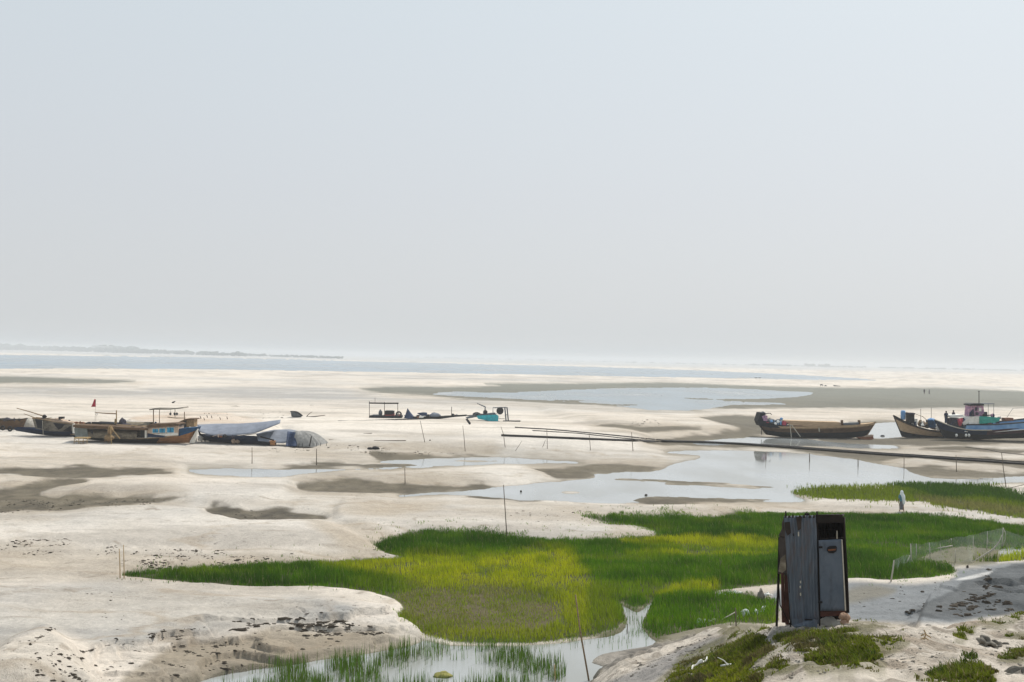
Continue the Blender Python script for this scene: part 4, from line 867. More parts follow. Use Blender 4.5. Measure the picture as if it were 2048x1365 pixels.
# boat and heap under tarps
F = Frame(490, 889); b = empty('tarped_boat', F.loc, 'navy boat with an orange bow block, half hidden under grey blue tarps', 'boat')
h = Hull(F, [(396, 868), (430, 872), (470, 873), (510, 874), (548, 879)], [(420, 884), (450, 886), (500, 889), (537, 891)], 3.0, .9)
h.band(0, 1).build('hull', NAVY, b, True)
m = MB()
def drape(top, bot, y0, y1, sag=.15, seed=0):
    T_, B_ = lin(top, 30), lin(bot, 30)
    def fn(a, c):
        i = a * 29; k = int(min(i, 28)); f_ = i - k; t_ = T_[k] * (1 - f_) + T_[k + 1] * f_; b_ = B_[k] * (1 - f_) + B_[k + 1] * f_
        q = F.L(t_[0], t_[1], y1); r = F.L(b_[0], b_[1], y0); e = c ** .8
        w = .05 * math.sin(a * 23 + seed + c * 3) * math.sin(c * 3.1)
        return tuple(q * (1 - c) + r * c + np.array([0, w * .6, .18 * math.sin(math.pi * c) + w]))
    return fn
m.grid(drape([(393, 850), (430, 848), (483, 847.5), (530, 844), (562, 840)], [(398, 864), (425, 872), (466, 871.5), (511, 867), (560, 847)], -1.2, 2.2), 30, 10); m.build('tarp', TARPG, b, True, solid=.03)
m = MB(); m.grid(drape([(511, 868), (546, 860), (580, 859), (594, 862)], [(516, 882), (540, 885), (567, 887), (592, 880)], -1.4, 2.0, seed=2), 26, 10); m.build('tarp', TARPG, b, True, solid=.03)
m = pxtube(F, [(521, 874), (548, 881)], 1.4, -1.5); m.build('beam', DARKW, b); pxbox(F, 539, 882, 550, 891.5, -1.5, -.8).build('bow_block', ORANGEW, b)
pxpoly(F, [(514, 884), (540, 885), (540, 891), (516, 890)], -1.55, -.8).build('bow_planking', TAR, b); pxtube(F, [(430, 874), (470, 873), (512, 868)], .7, -1.25).build('rope', BLACK, b)
F = Frame(470, 888, dy=-.6); m = pxblob(F, 463, 876, 471, 888, .6, 0, 41, None, .3); pxblob(F, 470, 879, 480, 887, .6, .1, 42, m, .3); o = m.build('sack', CREAM, None, True, F.loc); tag(o, 'lumpy tan sacks dumped on the sand before the navy tarped hull', 'sack')
F = Frame(545, 858, dy=1.0); pth = pxtube(F, [(522, 855), (540, 851), (560, 846)], 1.3); o = pth.build('drain_pipe', PIPEM, None, False, F.loc); tag(o, 'short black pipe lying across the grey tarp', 'pipe')
F = Frame(620, 895); g = empty('net_heap', F.loc, 'dome shaped heap of grey fishing net staked to the sand', 'net heap')
m = MB(); cx0 = F.L(622, 895, 1.4)
def dome(a, c):
    th = a * 2 * math.pi; r = (1 - c) ** .62; x = 618 + (44 + 4 * math.sin(3 * th)) * r * math.cos(th) - 17 * c; y = 895 - 33 * (1 - (1 - c) ** 1.6) + 1.6 * math.sin(5 * th + 4 * c) * r * c * 2
    q = F.L(x, y, 1.6); rib = .05 * math.sin(th * 22) * r
    return (q[0] + rib * math.cos(th), 1.6 + 1.9 * r * math.sin(th) * 1.0, q[2] + rib * .6)
m.grid(dome, 96, 12, True); m.build('net_cover', NETG, g, True)
pxtube(F, [(586, 894), (610, 895), (640, 896), (661, 895.5)], 1.0, -.4).build('hem_rope', DARKW, g)
pxtube(F, [(619, 893), (623, 873)], 1.0, -.3).build('stake', DARKW, g)
for x in (597, 604, 632, 640, 652): pxtube(F, [(x, 896), (x + 1.5, 887)], .5, -.45).build('peg', DARKW, g)
m = MB(); m.grid(lambda a, c: F.L(571 + 22 * a + 4 * c, 893 - 30 * c ** 1.3 * (1 - .1 * a), -.3 + 1.6 * c + .3 * math.sin(6 * a)), 10, 8); m.build('blue_sheet', TARPB, g, True, solid=.03)
# little boat on the crest with sticks
F = Frame(595, 835); b = empty('little_dinghy', F.loc, 'little black dinghy tilted on the pale sand crest', 'dinghy')
h = Hull(F, [(581, 823), (592, 824), (605, 832)], [(583, 834), (593, 835.5), (602, 835)], 1.5, 0, 14); h.band(0, 1).build('hull', IRON, b, True); h.band(.3, 1, .06).build('hull_lining', TAR, b, True); h.deck(.5).build('deck', TAR, b); h.rail(1, .06).build('gunwale', BLACK, b)
def stick(name, pts, r, m, label, cat, group=None, base=None, dy=0.0, z=None, bank=False):
    F = Frame(*(base or pts[0]), dy=dy, z=z, bank=bank); o = pxtube(F, pts, r).build(name, m, None, True, F.loc); tag(o, label, cat, group); return F, o
stick('bent_branch', [(613, 834), (617, 829), (624, 824)], [.9, .6, .5], STAKEM, 'bent branch sticking up beside the little black dinghy', 'branch')
stick('driftwood', [(614, 834), (630, 833.5), (650, 831)], [.7, 1.0, .6], STAKEM, 'dark driftwood lying right of the bent branch on the crest', 'driftwood')
stick('driftwood', [(620, 811), (627, 812), (634, 816)], [.5, .9, .5], STAKEM, 'short driftwood piece high on the pale sand beyond the dinghy', 'driftwood')
stick('driftwood', [(462, 813), (472, 812.5), (482, 813.5)], [.3, .6, .3], STAKEM, 'thin driftwood on open sand beyond the orange sandbank', 'driftwood')
F = Frame(345, 843, dy=10); o = MB()
q = F.L(346, 805.5); kk = F.k
o.blob(q, (6 * kk, .16, 2.2 * kk), 4, 10, 7, .1); o.add([q + np.array([-.1, 0, 0]), q + np.array([.18, 0, 0.02]), q + np.array([.25, -.35, .16]), q + np.array([.05, -.35, .16])], [(0, 1, 2, 3)]); o.add([q + np.array([-.1, 0, 0]), q + np.array([.18, 0, .02]), q + np.array([.3, .4, .2]), q + np.array([.05, .4, .2])], [(0, 1, 2, 3)])
ob = o.build('flying_bird', BLACK, None, False, F.loc); tag(ob, 'black bird flying low above the bare canopy frame', 'bird')

# ------------------------------------------------------------------ dredging gear on the middle hump
F = Frame(770, 836); g = empty('pump_raft', F.loc, 'flat pump raft with thin roof frame and red engine', 'raft')
pxbox(F, 738, 832, 803, 836, -1.2, 1.2).build('deck', TAR, g)
for x, y0 in ((738.7, 803), (769, 804.5), (795.5, 808)):
    for y in (-1.0, 1.0): pxtube(F, [(x, 833), (x, y0)], .55, y).build('post', DARKW, g)
m = pxtube(F, [(738, 807), (770, 807.5), (797, 807.5)], .9, -1.0); pxtube(F, [(738, 806), (770, 806.5), (797, 806.5)], .9, 1.0, m); m.build('roof_beam', DARKW, g)
m = MB()
for x in (740, 755, 769, 783, 796): pxtube(F, [(x, 806.5), (x, 805.8)], .4, -1.0, m, ys=[-1.0, 1.0])
m.build('cross_beam', DARKW, g); pxtube(F, [(750, 808), (750, 796)], .3, 0).build('antenna', DARKW, g)
e = pxbox(F, 768, 830, 789, 836, -.5, .5).build('engine_base', REDP, g); pxbox(F, 769, 822, 788, 830, -.45, .4).build('engine_block', BLACK, g)
pxtube(F, [(772, 822), (786, 822)], 1.0, -.3).build('exhaust_pipe', IRON, g)
m = pxblob(F, 757, 820, 764.5, 834, .7, 0, 51); pxbox(F, 745, 830, 758, 834, -.5, .4, m); m.build('motor', IRON, g, True)
m = MB(); c0 = F.L(797.5, 829, -.5)
def wheel(a, c_):
    th, ph = a * 2 * math.pi, c_ * 2 * math.pi; R = 4.8 * F.k
    return (c0[0] + (R + .13 * math.cos(ph)) * math.cos(th), c0[1] + .13 * math.sin(ph), c0[2] + (R + .13 * math.cos(ph)) * math.sin(th))
m.grid(wheel, 18, 8); m.tube([c0 - np.array([4 * F.k, 0, 0]), c0 + np.array([4 * F.k, 0, 0])], .05); m.tube([c0 - np.array([0, 0, 4 * F.k]), c0 + np.array([0, 0, 4 * F.k])], .05); m.build('flywheel', BLACK, g, True)
F = Frame(760, 841); o = pxtube(F, [(676, 842.5), (720, 842), (780, 840), (851, 838)], 1.1).build('suction_pipe', PIPEM, None, True, F.loc); tag(o, 'long dark pipe lying in front of the pump raft', 'pipe')
F = Frame(855, 838); b = empty('tarp_boat', F.loc, 'low dark boat loaded with navy tarps between raft and dredger', 'boat')
h = Hull(F, [(808, 831), (830, 834), (870, 833.5), (935, 829.5)], [(812, 838.5), (830, 839), (880, 838), (930, 832)], 2.0, 0); h.band(0, 1).build('hull', TAR, b, True); h.deck(.85).build('deck', WOODG, b)
m = MB()
def peak(a, c):
    th = a * 2 * math.pi; r = (1 - c); x = 820 + 13 * r * math.cos(th) - 5 * c; q = F.L(x, 838 - 21.5 * c ** 1.25, 0)
    return (q[0], .9 * r * math.sin(th), q[2] + .05 * math.sin(7 * th) * r)
m.grid(peak, 28, 9, True); m.build('tarp', TARPB, b, True)
pxpoly(F, [(834, 827), (845, 825.5), (853, 826), (854, 832), (846, 833), (840, 831)], -.6, .4).build('tarp', TARPB, b)
pxblob(F, 858, 826, 881, 838, 1.2, 0, 55).build('tarp', TARPG, b, True); pxpoly(F, [(838, 833), (850, 832), (846, 836), (838, 836)], -.9, -.3).build('sheet', PLAST, b)
pxbox(F, 834, 833, 840, 836.5, -.8, -.2).build('crate', RUST, b); pxtube(F, [(903, 833), (903.3, 814)], .6, 0).build('mast', DARKW, b)
F = Frame(978, 842); g = empty('sand_dredger', F.loc, 'turquoise floating dredger with a hanging drum and bent arm', 'dredger')
pxpoly(F, [(953, 832), (992, 830), (997, 834), (996, 844), (975, 842), (956, 838)], -1.0, 1.2).build('pontoon', TURQ, g)
m = pxpoly(F, [(931, 836), (944, 831), (952, 826.5), (960, 829), (990, 826), (992, 831), (956, 834), (934, 838)], -.6, .7); m.build('machinery', IRON, g)
m = pxblob(F, 946, 825, 962, 834, .9, -.2, 61); pxblob(F, 966, 820, 975, 832, .8, -.2, 62, m); m.build('engine_block', BLACK, g, True)
pxtube(F, [(954, 807), (963, 811), (970.5, 814)], [.6, 1.1, 1.2], 0).build('arm', IRON, g); pxtube(F, [(970.5, 813.5), (969.5, 828)], 1.1, 0).build('arm_post', IRON, g)
c0 = F.L(1000, 822, 0); m = MB().tube([c0 + np.array([0, -.8, 0]), c0 + np.array([0, -.6, 0]), c0 + np.array([0, .6, 0]), c0 + np.array([0, .8, 0])], [6.3 * F.k, 7.2 * F.k, 7.2 * F.k, 6.3 * F.k], 16); m.build('drum', BLACK, g)
m = pxtube(F, [(986, 828), (986, 816), (1013, 815)], .9, -.6); m.build('top_frame', IRON, g)
for x in (1009.5, 1014): pxtube(F, [(x + 3, 845), (x, 815)], 1.3, -.6 if x < 1012 else .5).build('leg', IRON, g)
pxtube(F, [(1010, 830), (1016, 830)], .6, -.2).build('rung', IRON, g); pxbox(F, 1006, 842, 1041, 845, -.4, .5).build('foot_plate', TAR, g)
pxtube(F, [(997, 837), (1010, 838)], .7, -.8).build('stretcher', PALEST, g)
stick('discharge_pipe', [(850, 835), (900, 834), (945, 831)], 1.0, PIPEM, 'dark hose running from the tarp boat to the turquoise dredger', 'pipe', base=(900, 836), dy=-1.3)
F = Frame(936, 850); o = pxpoly(F, [(931, 839), (935, 838), (942, 847), (940, 850), (937, 848)], -.15, .15).build('plank', TAR, None, False, F.loc); tag(o, 'short black plank leaning below the dredger bow', 'plank')
stick('driftwood', [(922, 819), (940, 820.5), (955, 822)], [.4, .7, .4], STAKEM, 'thin driftwood on sand just beyond the dredger arm', 'driftwood')

# ------------------------------------------------------------------ boats aground on the far side of the channel
F = Frame(1634, 876); b = empty('tan_cargo_boat', F.loc, 'tan and black cargo boat with a bare hold, standing alone by the channel', 'boat')
h = Hull(F, [(1517, 847), (1535, 852), (1580, 852), (1640, 851), (1700, 849), (1735, 847), (1751, 844)], [(1533, 870), (1560, 874), (1620, 878), (1690, 878), (1733, 872)], 4.2, 0, 30, end=(.55, .06))
h.band(0, .48).build('hull_bottom', TAR, b, True); h.band(.48, .80).build('hull_side', BROWNW, b, True); h.band(.8, 1.0).build('wale', PALETAN, b, True); h.band(.3, 1, .1).build('hull_lining', BROWNW, b, True)
h.deck(.72, 6, 24).build('deck', WOODG, b); h.deck(.98, 22, 30, .0).build('bow_deck', PALETAN, b); h.deck(.95, 0, 7, .0).build('stern_deck', TAR, b)
pxpoly(F, [(1566, 841), (1600, 842.5), (1680, 845), (1684, 852), (1620, 853), (1582, 851)], -.9, 1.4).build('hold_coaming', PALETAN, b)
pxpoly(F, [(1516, 842), (1521, 826), (1530, 826), (1533, 846), (1560, 850), (1580, 853), (1580, 857), (1540, 856), (1520, 852)], -1.4, 1.2).build('stern_bulwark', TAR, b)
h.rail(.84, .07).build('rub_rail', TANW, b)
m = pxblob(F, 1519, 824, 1531, 834, .9, -.6, 71, None, .3); pxblob(F, 1532, 838, 1548, 848, 1.2, -.6, 72, m, .35); pxblob(F, 1548, 840, 1570, 850, 1.3, -.4, 73, m, .35); m.build('engine', IRON, b, True)
m = pxtube(F, [(1530, 829), (1536, 827), (1541, 827), (1543, 830)], .8, -.4); m.build('exhaust_pipe', BLACK, b)
for i, (x, y) in enumerate(((1543, 843), (1556, 844), (1563, 838), (1551, 848))): pxblob(F, x - 3, y - 2.5, x + 3, y + 2.5, .4, -1.3, 75 + i).build('float', PLAST if i % 2 else BLUEP, b, True)
pxpoly(F, [(1524, 833), (1531, 831), (1535, 832), (1535, 843), (1527, 842)], -1.5, -1.4).build('red_cloth', PINKC, b)
m = MB(); c0 = F.L(1686, 849, -.9); c1 = F.L(1719, 848, -.9); m.tube([c0, c1], 3.2 * F.k, 10); m.build('windlass_roller', IRON, b)
for x in (1685, 1719.5): pxbox(F, x - 1.5, 841, x + 1.5, 853, -1.2, -.6).build('windlass_post', BROWNW, b)
for a, c in (((1580, 849), (1584, 888)), ((1583, 850), (1601, 874))): pxtube(F, [c, a], .8, -2.2).build('shore_prop', PALEST, b)
pxpoly(F, [(1637, 856), (1639, 856), (1640, 864), (1638, 864)], -2.2, -2.1).build('fender', PALEST, b)
h.stem(29, .12).build('stem', TANW, b); pxtube(F, [(1523, 870), (1523, 856)], .7, -.5).build('rudder_post', DARKW, b)
F = Frame(1738, 879, dy=-.5); g = empty('flat_punt', F.loc, 'small reddish flat punt under the bow of the tan cargo boat', 'punt'); pxpoly(F, [(1716, 876), (1746, 873), (1748, 878), (1740, 881), (1722, 879)], -.5, .7).build('hull', RUST, g); pxpoly(F, [(1734, 872), (1747, 870), (1747, 873.5), (1730, 874.5)], -.3, .5).build('cargo', CREAM, g)
F = Frame(1765, 873); o = pxblob(F, 1761, 870.5, 1770, 875, .5, 0, 78).build('float_buoy', BLACK, None, True, F.loc); tag(o, 'small black float in the water between the boats', 'float')

F = Frame(1850, 877); b = empty('tan_fishing_boat', F.loc, 'tan sided black bowed fishing boat partly hidden behind the blue boat', 'boat')
h = Hull(F, [(1787, 831), (1806, 843), (1836, 855), (1866, 862), (1910, 862), (1990, 858)], [(1805, 874), (1812, 876), (1850, 877), (1900, 877), (1975, 876)], 3.6, 1.6, 30, end=(.06, .5))
h.band(0, .30).build('hull_bottom', TAR, b, True); h.band(.30, .82).build('hull_side', PALETAN, b, True); h.band(.82, 1.02).build('wale', TAR, b, True); h.band(.4, 1.0, .08).build('hull_lining', BROWNW, b, True); h.deck(.8).build('deck', TANW, b); h.stem(0, .11).build('stem', TAR, b); h.rail(.85, .06).build('rub_rail', BROWNW, b)
m = MB(); m.lathe([(.30, 0), (.36, .1), (.36, 1.2), (.25, 1.42)], 12, F.L(1806, 840, 1.3)); m.build('barrel', BLUEP, b, True)
pxbox(F, 1817, 829, 1829, 847, .6, 1.8).build('wheelhouse', BLACK, b); pxbox(F, 1815.5, 826.5, 1830, 829.5, .4, 2.0).build('wheelhouse_roof', CLOTHD, b); pxbox(F, 1829, 838, 1835, 850, .7, 1.6).build('locker', WHITEP, b)
for x, y0 in ((1841.5, 818), (1862.5, 816)): pxtube(F, [(x, 850), (x, y0)], .45, 1.2).build('mast', DARKW, b)
pxtube(F, [(1812, 825), (1830, 828), (1846, 834)], .5, 1.0).build('boom', WOOD, b)
for i, (x0, y0, x1, y1) in enumerate(((1836, 841, 1845, 853), (1844, 843, 1851, 852), (1850, 845, 1857, 855))): pxblob(F, x0, y0, x1, y1, .8, .9, 80 + i, None, .3).build('net_pile', THATCH if i != 1 else CREAM, b, True)
pxbox(F, 1857, 841, 1872, 856, .5, 1.6).build('ice_box', BLUED, b); pxblob(F, 1855, 837, 1872, 845, 1.0, 1.0, 86).build('box_cover', BLUEP, b, True); pxpoly(F, [(1873, 850), (1880, 848), (1882, 862), (1875, 861)], .2, .5).build('white_cloth', PLAST, b)
pxtube(F, [(1845, 833), (1855, 842), (1868, 846)], .6, .7).build('rail', WOOD, b)
F2 = Frame(1801, 862); 
F = Frame(1895, 877, dy=-3.0); b = empty('blue_fishing_boat', F.loc, 'large blue fishing boat with navy bow, cabin tower and mast', 'boat')
h = Hull(F, [(1870, 840), (1895, 852), (1924, 859), (1970, 859), (2048, 852), (2110, 843), (2150, 828)], [(1889, 876), (1900, 877), (1980, 878), (2060, 876), (2120, 872)], 4.6, 0, 34, end=(.05, .1))
h.band(0, .5).build('hull_bottom', TAR, b, True); h.band(.5, .98, 0, 0, 12).build('bow_planking', NAVY, b, True); h.band(.5, .98, 0, 11).build('hull_side', MAROON, b, True); h.band(.4, 1, .09).build('hull_lining', TAR, b, True)
h.deck(.82).build('deck', WOODG, b); h.stem(0, .13).build('stem', TAR, b)
S2 = Hull(F, [(1924, 848.5), (1970, 848.5), (2048, 842), (2110, 833), (2150, 818)], [(1920, 863), (1970, 864), (2048, 857), (2110, 848), (2150, 833)], 4.7, 0, 24, end=(.72, .12), p=.4, wall=True)
S2.band(0, 1).build('bulwark', BLUEP, b, True); S2.rail(1, .10).build('gunwale', TAR, b); S2.rail(.05, .06).build('rub_rail', WHITEP, b)
h.rail(1, .08, 0, 13).build('bow_rail', PALEST, b)
pxpoly(F, [(1900, 838), (1912, 836), (1926, 838), (1926, 858), (1902, 852)], -.6, .8).build('locker', CLOTHD, b); pxpoly(F, [(1914, 839), (1926, 836), (1927, 850), (1920, 853)], -.8, -.6).build('red_cloth', CLOTHR, b)
pxpoly(F, [(1899, 831), (1926, 830), (1929, 834), (1915, 836), (1901, 835.5)], -.8, 1.2).build('awning', PLAST, b)
pxpoly(F, [(1926, 846), (1940, 834), (1960, 833), (1960, 849), (1926, 850)], -1.1, 1.4).build('deck_house', WHITEP, b)
pxpoly(F, [(1959, 834), (1966, 833), (2000, 836), (1999, 842), (1990, 846), (1959, 848)], -1.2, 1.4).build('tarp', TEALC, b)
tw = pxpoly(F, [(1938, 833), (1940, 812), (1967, 812), (1969, 833)], -.7, 1.0).build('cabin_tower', PINKC, b)
pxpoly(F, [(1939, 826), (1947, 818), (1948, 833), (1939, 833)], -.76, -.70).build('dark_panel', NAVY, tw)
for x0, x1, y0, y1 in ((1950, 1955, 815, 822), (1958, 1963, 816, 823), (1951, 1957, 825, 831)): pxbox(F, x0, y0, x1, y1, -.75, -.69).build('window', CLOTHD if x0 != 1958 else WHITEP, tw)
pxpoly(F, [(1940, 809), (1946, 807.5), (1962, 807.5), (1968, 809), (1968, 811.5), (1940, 811.5)], -1.0, 1.3).build('tower_roof', BLACK, b)
pxtube(F, [(1958, 808), (1958, 783)], .8, .2).build('mast', DARKW, b); pxtube(F, [(1956, 783), (1960, 783)], .5, .2).build('mast_head', DARKW, b)
for x, y in ((1976.5, -.6), (1987.5, -.6), (1976.5, .9), (1987.5, .9)): pxtube(F, [(x, 838), (x, 809)], .45, y).build('post', IRON, b)
pxpoly(F, [(1967, 807.5), (1989, 807.5), (1989, 808.7), (1967, 808.7)], -.8, 1.1).build('canopy', IRON, b); pxtube(F, [(1966, 831.5), (1988, 832)], 1.0, -.7).build('rail', TAR, b); pxblob(F, 1994, 834, 2002, 839, .6, -.8, 91).build('fender', IRON, b, True)
pxbox(F, 2010, 836.5, 2027, 842, -.6, .6).build('hatch', RUST, b); pxtube(F, [(2012, 838), (2026, 817)], .35, 0).build('derrick', IRON, b); pxtube(F, [(2026, 817), (2060, 815)], .3, 0).build('stay', IRON, b)
for x in (1913, 1932, 1938): pxblob(F, x - 2.3, 868, x + 2.3, 874, .4, -1.9, int(x)).build('white_fender', PLAST, b, True)
F = Frame(1953, 879, dy=-1.0); o = pxblob(F, 1940, 873, 1967, 880, 1.0, 0, 92, None, .25).build('shadow_lump', MUDSHADE, None, True, F.loc); tag(o, 'dark lump for shadow against the blue boat, below its cabin tower', 'shadow lump')  # dark lump stands in for a shadow at the hull's foot

def gear(root, F, x0, x1, ytop, ybot, y0, y1, n, mats, seed):
    r = random.Random(seed)
    for i in range(n):
        x = r.uniform(x0, x1); f_ = (x - x0) / (x1 - x0); yb = ybot[0] + (ybot[1] - ybot[0]) * f_; w_ = r.uniform(2.5, 8); h_ = r.uniform(2, ytop); y = r.uniform(y0, y1); m_ = mats[r.randrange(len(mats))]; k_ = r.random()
        if k_ < .4: pxbox(F, x - w_ / 2, yb - h_, x + w_ / 2, yb + 1, y, y + w_ * F.k * .8).build('crate', m_, root)
        elif k_ < .8: pxblob(F, x - w_ / 2, yb - h_, x + w_ / 2, yb + 1, w_ * F.k, y, seed + i, None, .3).build('bundle', m_, root, True)
        else: pxtube(F, [(x - w_, yb), (x, yb - h_ * .6), (x + w_ * 1.6, yb - h_)], .4, y).build('pole', m_, root)
byname = {o.name: o for o in bpy.data.objects if o.parent is None}
gear(byname['planked_boat'], Frame(110, 873), 78, 200, 5, (839, 851), -1.1, .6, 16, (BLACK, WOODG, CLOTHD, TAR, RUST, WOOD), 401)
gear(byname['roofed_boat'], Frame(270, 886), 185, 290, 4, (860, 861), -.6, .6, 9, (CLOTHD, WOOD, BLACK, TARPB), 402)
gear(byname['roofed_boat'], Frame(270, 886), 150, 290, 3, (852, 857), -1.2, .6, 8, (WOOD, WOODG, TAR, BLACK), 413)
gear(byname['canopy_boat'], Frame(300, 876, dy=3.2), 300, 372, 8, (852, 856), -.6, .9, 14, (BLACK, CLOTHD, WOODG, BLUED, RUST), 403)
gear(byname['tan_cargo_boat'], Frame(1634, 876), 1522, 1572, 11, (848, 851), -1.4, .6, 22, (IRON, BLACK, CLOTHR, BLUEP, PLAST), 404)
gear(byname['tan_fishing_boat'], Frame(1850, 877), 1812, 1885, 12, (846, 862), .3, 1.8, 26, (BLACK, CREAM, CLOTHD, TARPB, PLAST, RUST), 405)
gear(byname['blue_fishing_boat'], Frame(1895, 877, dy=-3.0), 1898, 2000, 14, (852, 846), -1.4, 1.0, 40, (CLOTHD, CLOTHR, PLAST, TARPB, BLACK, TEALC), 406)
gear(byname['blue_fishing_boat'], Frame(1895, 877, dy=-3.0), 1940, 1990, 10, (833, 834), -1.0, 1.0, 20, (CLOTHD, PINKC, BLACK, TARPB), 407)
gear(byname['tarp_boat'], Frame(855, 838), 830, 925, 4, (834, 831), -.5, .5, 10, (BLACK, TARPB, IRON, RUST), 408)
gear(byname['pump_raft'], Frame(770, 836), 742, 800, 7, (833, 834), -.7, .7, 9, (BLACK, IRON, RUST, CLOTHR), 409)
gear(byname['sand_dredger'], Frame(978, 842), 940, 1000, 6, (832, 832), -.5, .8, 14, (BLACK, IRON, TARPB, RUST), 410)
gear(byname['small_boat'], Frame(25, 861), -2, 48, 6, (842, 842), -.6, .6, 8, (BLACK, CLOTHD, WOODG), 411)
gear(byname['tarped_boat'], Frame(490, 889), 404, 470, 6, (872, 876), -1.6, -1.2, 8, (BLACK, RUST, CREAM, CLOTHD), 412)
# ------------------------------------------------------------------ people
def figure(loc, height, rz, name_label, body_m, pose='stand', group=None, hair=True, shirt=None, trousers=None, scale_detail=True):
    root = empty('person', loc, name_label, 'person', group); root.rotation_euler = (0, 0, rz)
    k = height / 1.7
    step = .16 if pose == 'walk' else .03
    J = {'pel': (0, 0, .92), 'sp': (0, 0, 1.12), 'ch': (0, .02, 1.32), 'nk': (0, .01, 1.46), 'hd': (0, -.01, 1.58), 'tp': (0, -.01, 1.69),
         'hl': (.09, 0, .88), 'kl': (.10, -step * .8, .50), 'al': (.10, -step * .6, .09), 'tl': (.11, -step * .6 - .16, .03),
         'hr': (-.09, 0, .88), 'kr': (-.10, step * .4, .50), 'ar': (-.10, step * 1.5, .11), 'tr': (-.11, step * 1.5 - .15, .03),
         'sl': (.17, .01, 1.39), 'el': (.22, .04, 1.12), 'wl': (.21, -.10, .90), 'ml': (.21, -.14, .82),
         'sr': (-.17, .01, 1.39), 'er': (-.22, .04, 1.12), 'wr': (-.21, -.10, .90), 'mr': (-.21, -.14, .82)}
    Rr = {'pel': .13, 'sp': .115, 'ch': .13, 'nk': .05, 'hd': .088, 'tp': .06, 'hl': .085, 'kl': .055, 'al': .038, 'tl': .035, 'hr': .085, 'kr': .055, 'ar': .038, 'tr': .035,
          'sl': .06, 'el': .042, 'wl': .03, 'ml': .032, 'sr': .06, 'er': .042, 'wr': .03, 'mr': .032}
    E = ['pel-sp', 'sp-ch', 'ch-nk', 'nk-hd', 'hd-tp', 'pel-hl', 'hl-kl', 'kl-al', 'al-tl', 'pel-hr', 'hr-kr', 'kr-ar', 'ar-tr', 'ch-sl', 'sl-el', 'el-wl', 'wl-ml', 'ch-sr', 'sr-er', 'er-wr', 'wr-mr']
    ks = list(J); V = [tuple(c * k for c in J[q]) for q in ks]; Ed = [(ks.index(a), ks.index(b_)) for a, b_ in (e.split('-') for e in E)]
    rad = [Rr[q] * k for q in ks]
    for sgn, w, mm_ in ((1, 'wl', 'ml'), (-1, 'wr', 'mr')):          # fingers
        o_ = np.array(J[mm_])
        for fi, (dx, ln) in enumerate(((-.03, .075), (-.01, .09), (.01, .085), (.03, .065))):
            V.append(tuple(k * (o_ + np.array([0, dx, -.04])))); rad.append(.010 * k); V.append(tuple(k * (o_ + np.array([-.01 * sgn, dx * 1.1 - .02, -.04 - ln])))); rad.append(.008 * k)
            Ed += [(ks.index(mm_), len(V) - 2), (len(V) - 2, len(V) - 1)]
        V.append(tuple(k * (o_ + np.array([-.04 * sgn, -.03, -.03])))); rad.append(.010 * k); Ed.append((ks.index(mm_), len(V) - 1))
    me = bpy.data.meshes.new('body'); me.from_pydata(V, Ed, [])
    ob = bpy.data.objects.new('body', me); COL.objects.link(ob)
    sk = ob.modifiers.new('skin', 'SKIN'); sk.use_smooth_shade = True
    for i, r in enumerate(rad): me.skin_vertices[0].data[i].radius = (r, r)
    me.skin_vertices[0].data[0].use_root = True
    sb = ob.modifiers.new('sub', 'SUBSURF'); sb.levels = sb.render_levels = 1
    dg = bpy.context.evaluated_depsgraph_get(); nm_ = bpy.data.meshes.new_from_object(ob.evaluated_get(dg))
    ob.modifiers.clear(); ob.data = nm_; nm_.materials.clear(); nm_.materials.append(body_m); ob.parent = root
    # face: nose, brow and ears belong to the same head
    def tubecloth(nm, m, rings, n=20, cap=True):
        mb = MB(); vs = []
        def fn(a, c):
            j = c * (len(rings) - 1); i = int(min(j, len(rings) - 2)); f_ = j - i; r0, r1 = np.array(rings[i]), np.array(rings[i + 1]); r = r0 * (1 - f_) + r1 * f_
            th = a * 2 * math.pi; fold = 1 + r[5] * math.sin(th * 7 + c * 2)
            return (k * (r[0] + r[2] * math.cos(th) * fold), k * (r[1] + r[3] * math.sin(th) * fold), k * r[4])
        mb.grid(fn, n, 3 * len(rings), True); return mb.build(nm, m, root, True)
    # ring: x, y, rx, ry, z, fold
    if hair: tubecloth('hair', HAIR, [(0, .02, .099, .108, 1.53, 0), (0, .02, .108, .118, 1.60, 0), (0, .015, .098, .108, 1.67, 0), (0, .01, .05, .055, 1.715, 0), (0, .01, .01, .01, 1.725, 0)])
    if shirt:
        tubecloth('shirt', shirt, [(0, 0, .175, .14, .86, .04), (0, 0, .165, .13, 1.1, .02), (0, .01, .20, .14, 1.3, .01), (0, .01, .205, .12, 1.38, 0), (0, .01, .10, .085, 1.46, 0), (0, .01, .062, .062, 1.48, 0)])
        for s_ in (1, -1): tubecloth('sleeve', shirt, [(s_ * .225, .04, .055, .055, 1.10, .02), (s_ * .20, .03, .065, .065, 1.25, .02), (s_ * .165, .01, .075, .075, 1.39, 0)], 12)
    if trousers:
        if trousers is SKIRT or pose == 'stand': tubecloth('lungi', trousers, [(0, 0, .17, .15, .12 if pose == 'stand' else .18, .06), (0, 0, .165, .15, .5, .05), (0, 0, .16, .14, .95, .01)])
        else:
            tubecloth('trousers', trousers, [(0, .03, .15, .16, .35, .03), (0, 0, .165, .15, .7, .02), (0, 0, .16, .14, .98, .01)])
    return root, tubecloth
feet = G(np.array(1803.), np.array(1024.))
hgt = 41.5 * feet[1] / FPX
root, tcl = figure(tuple(feet), hgt, math.pi, 'person walking away in a pale shawl and blue tunic, before the green meadow', SKIN, 'walk', None, True, TUNIC, SKIRT)
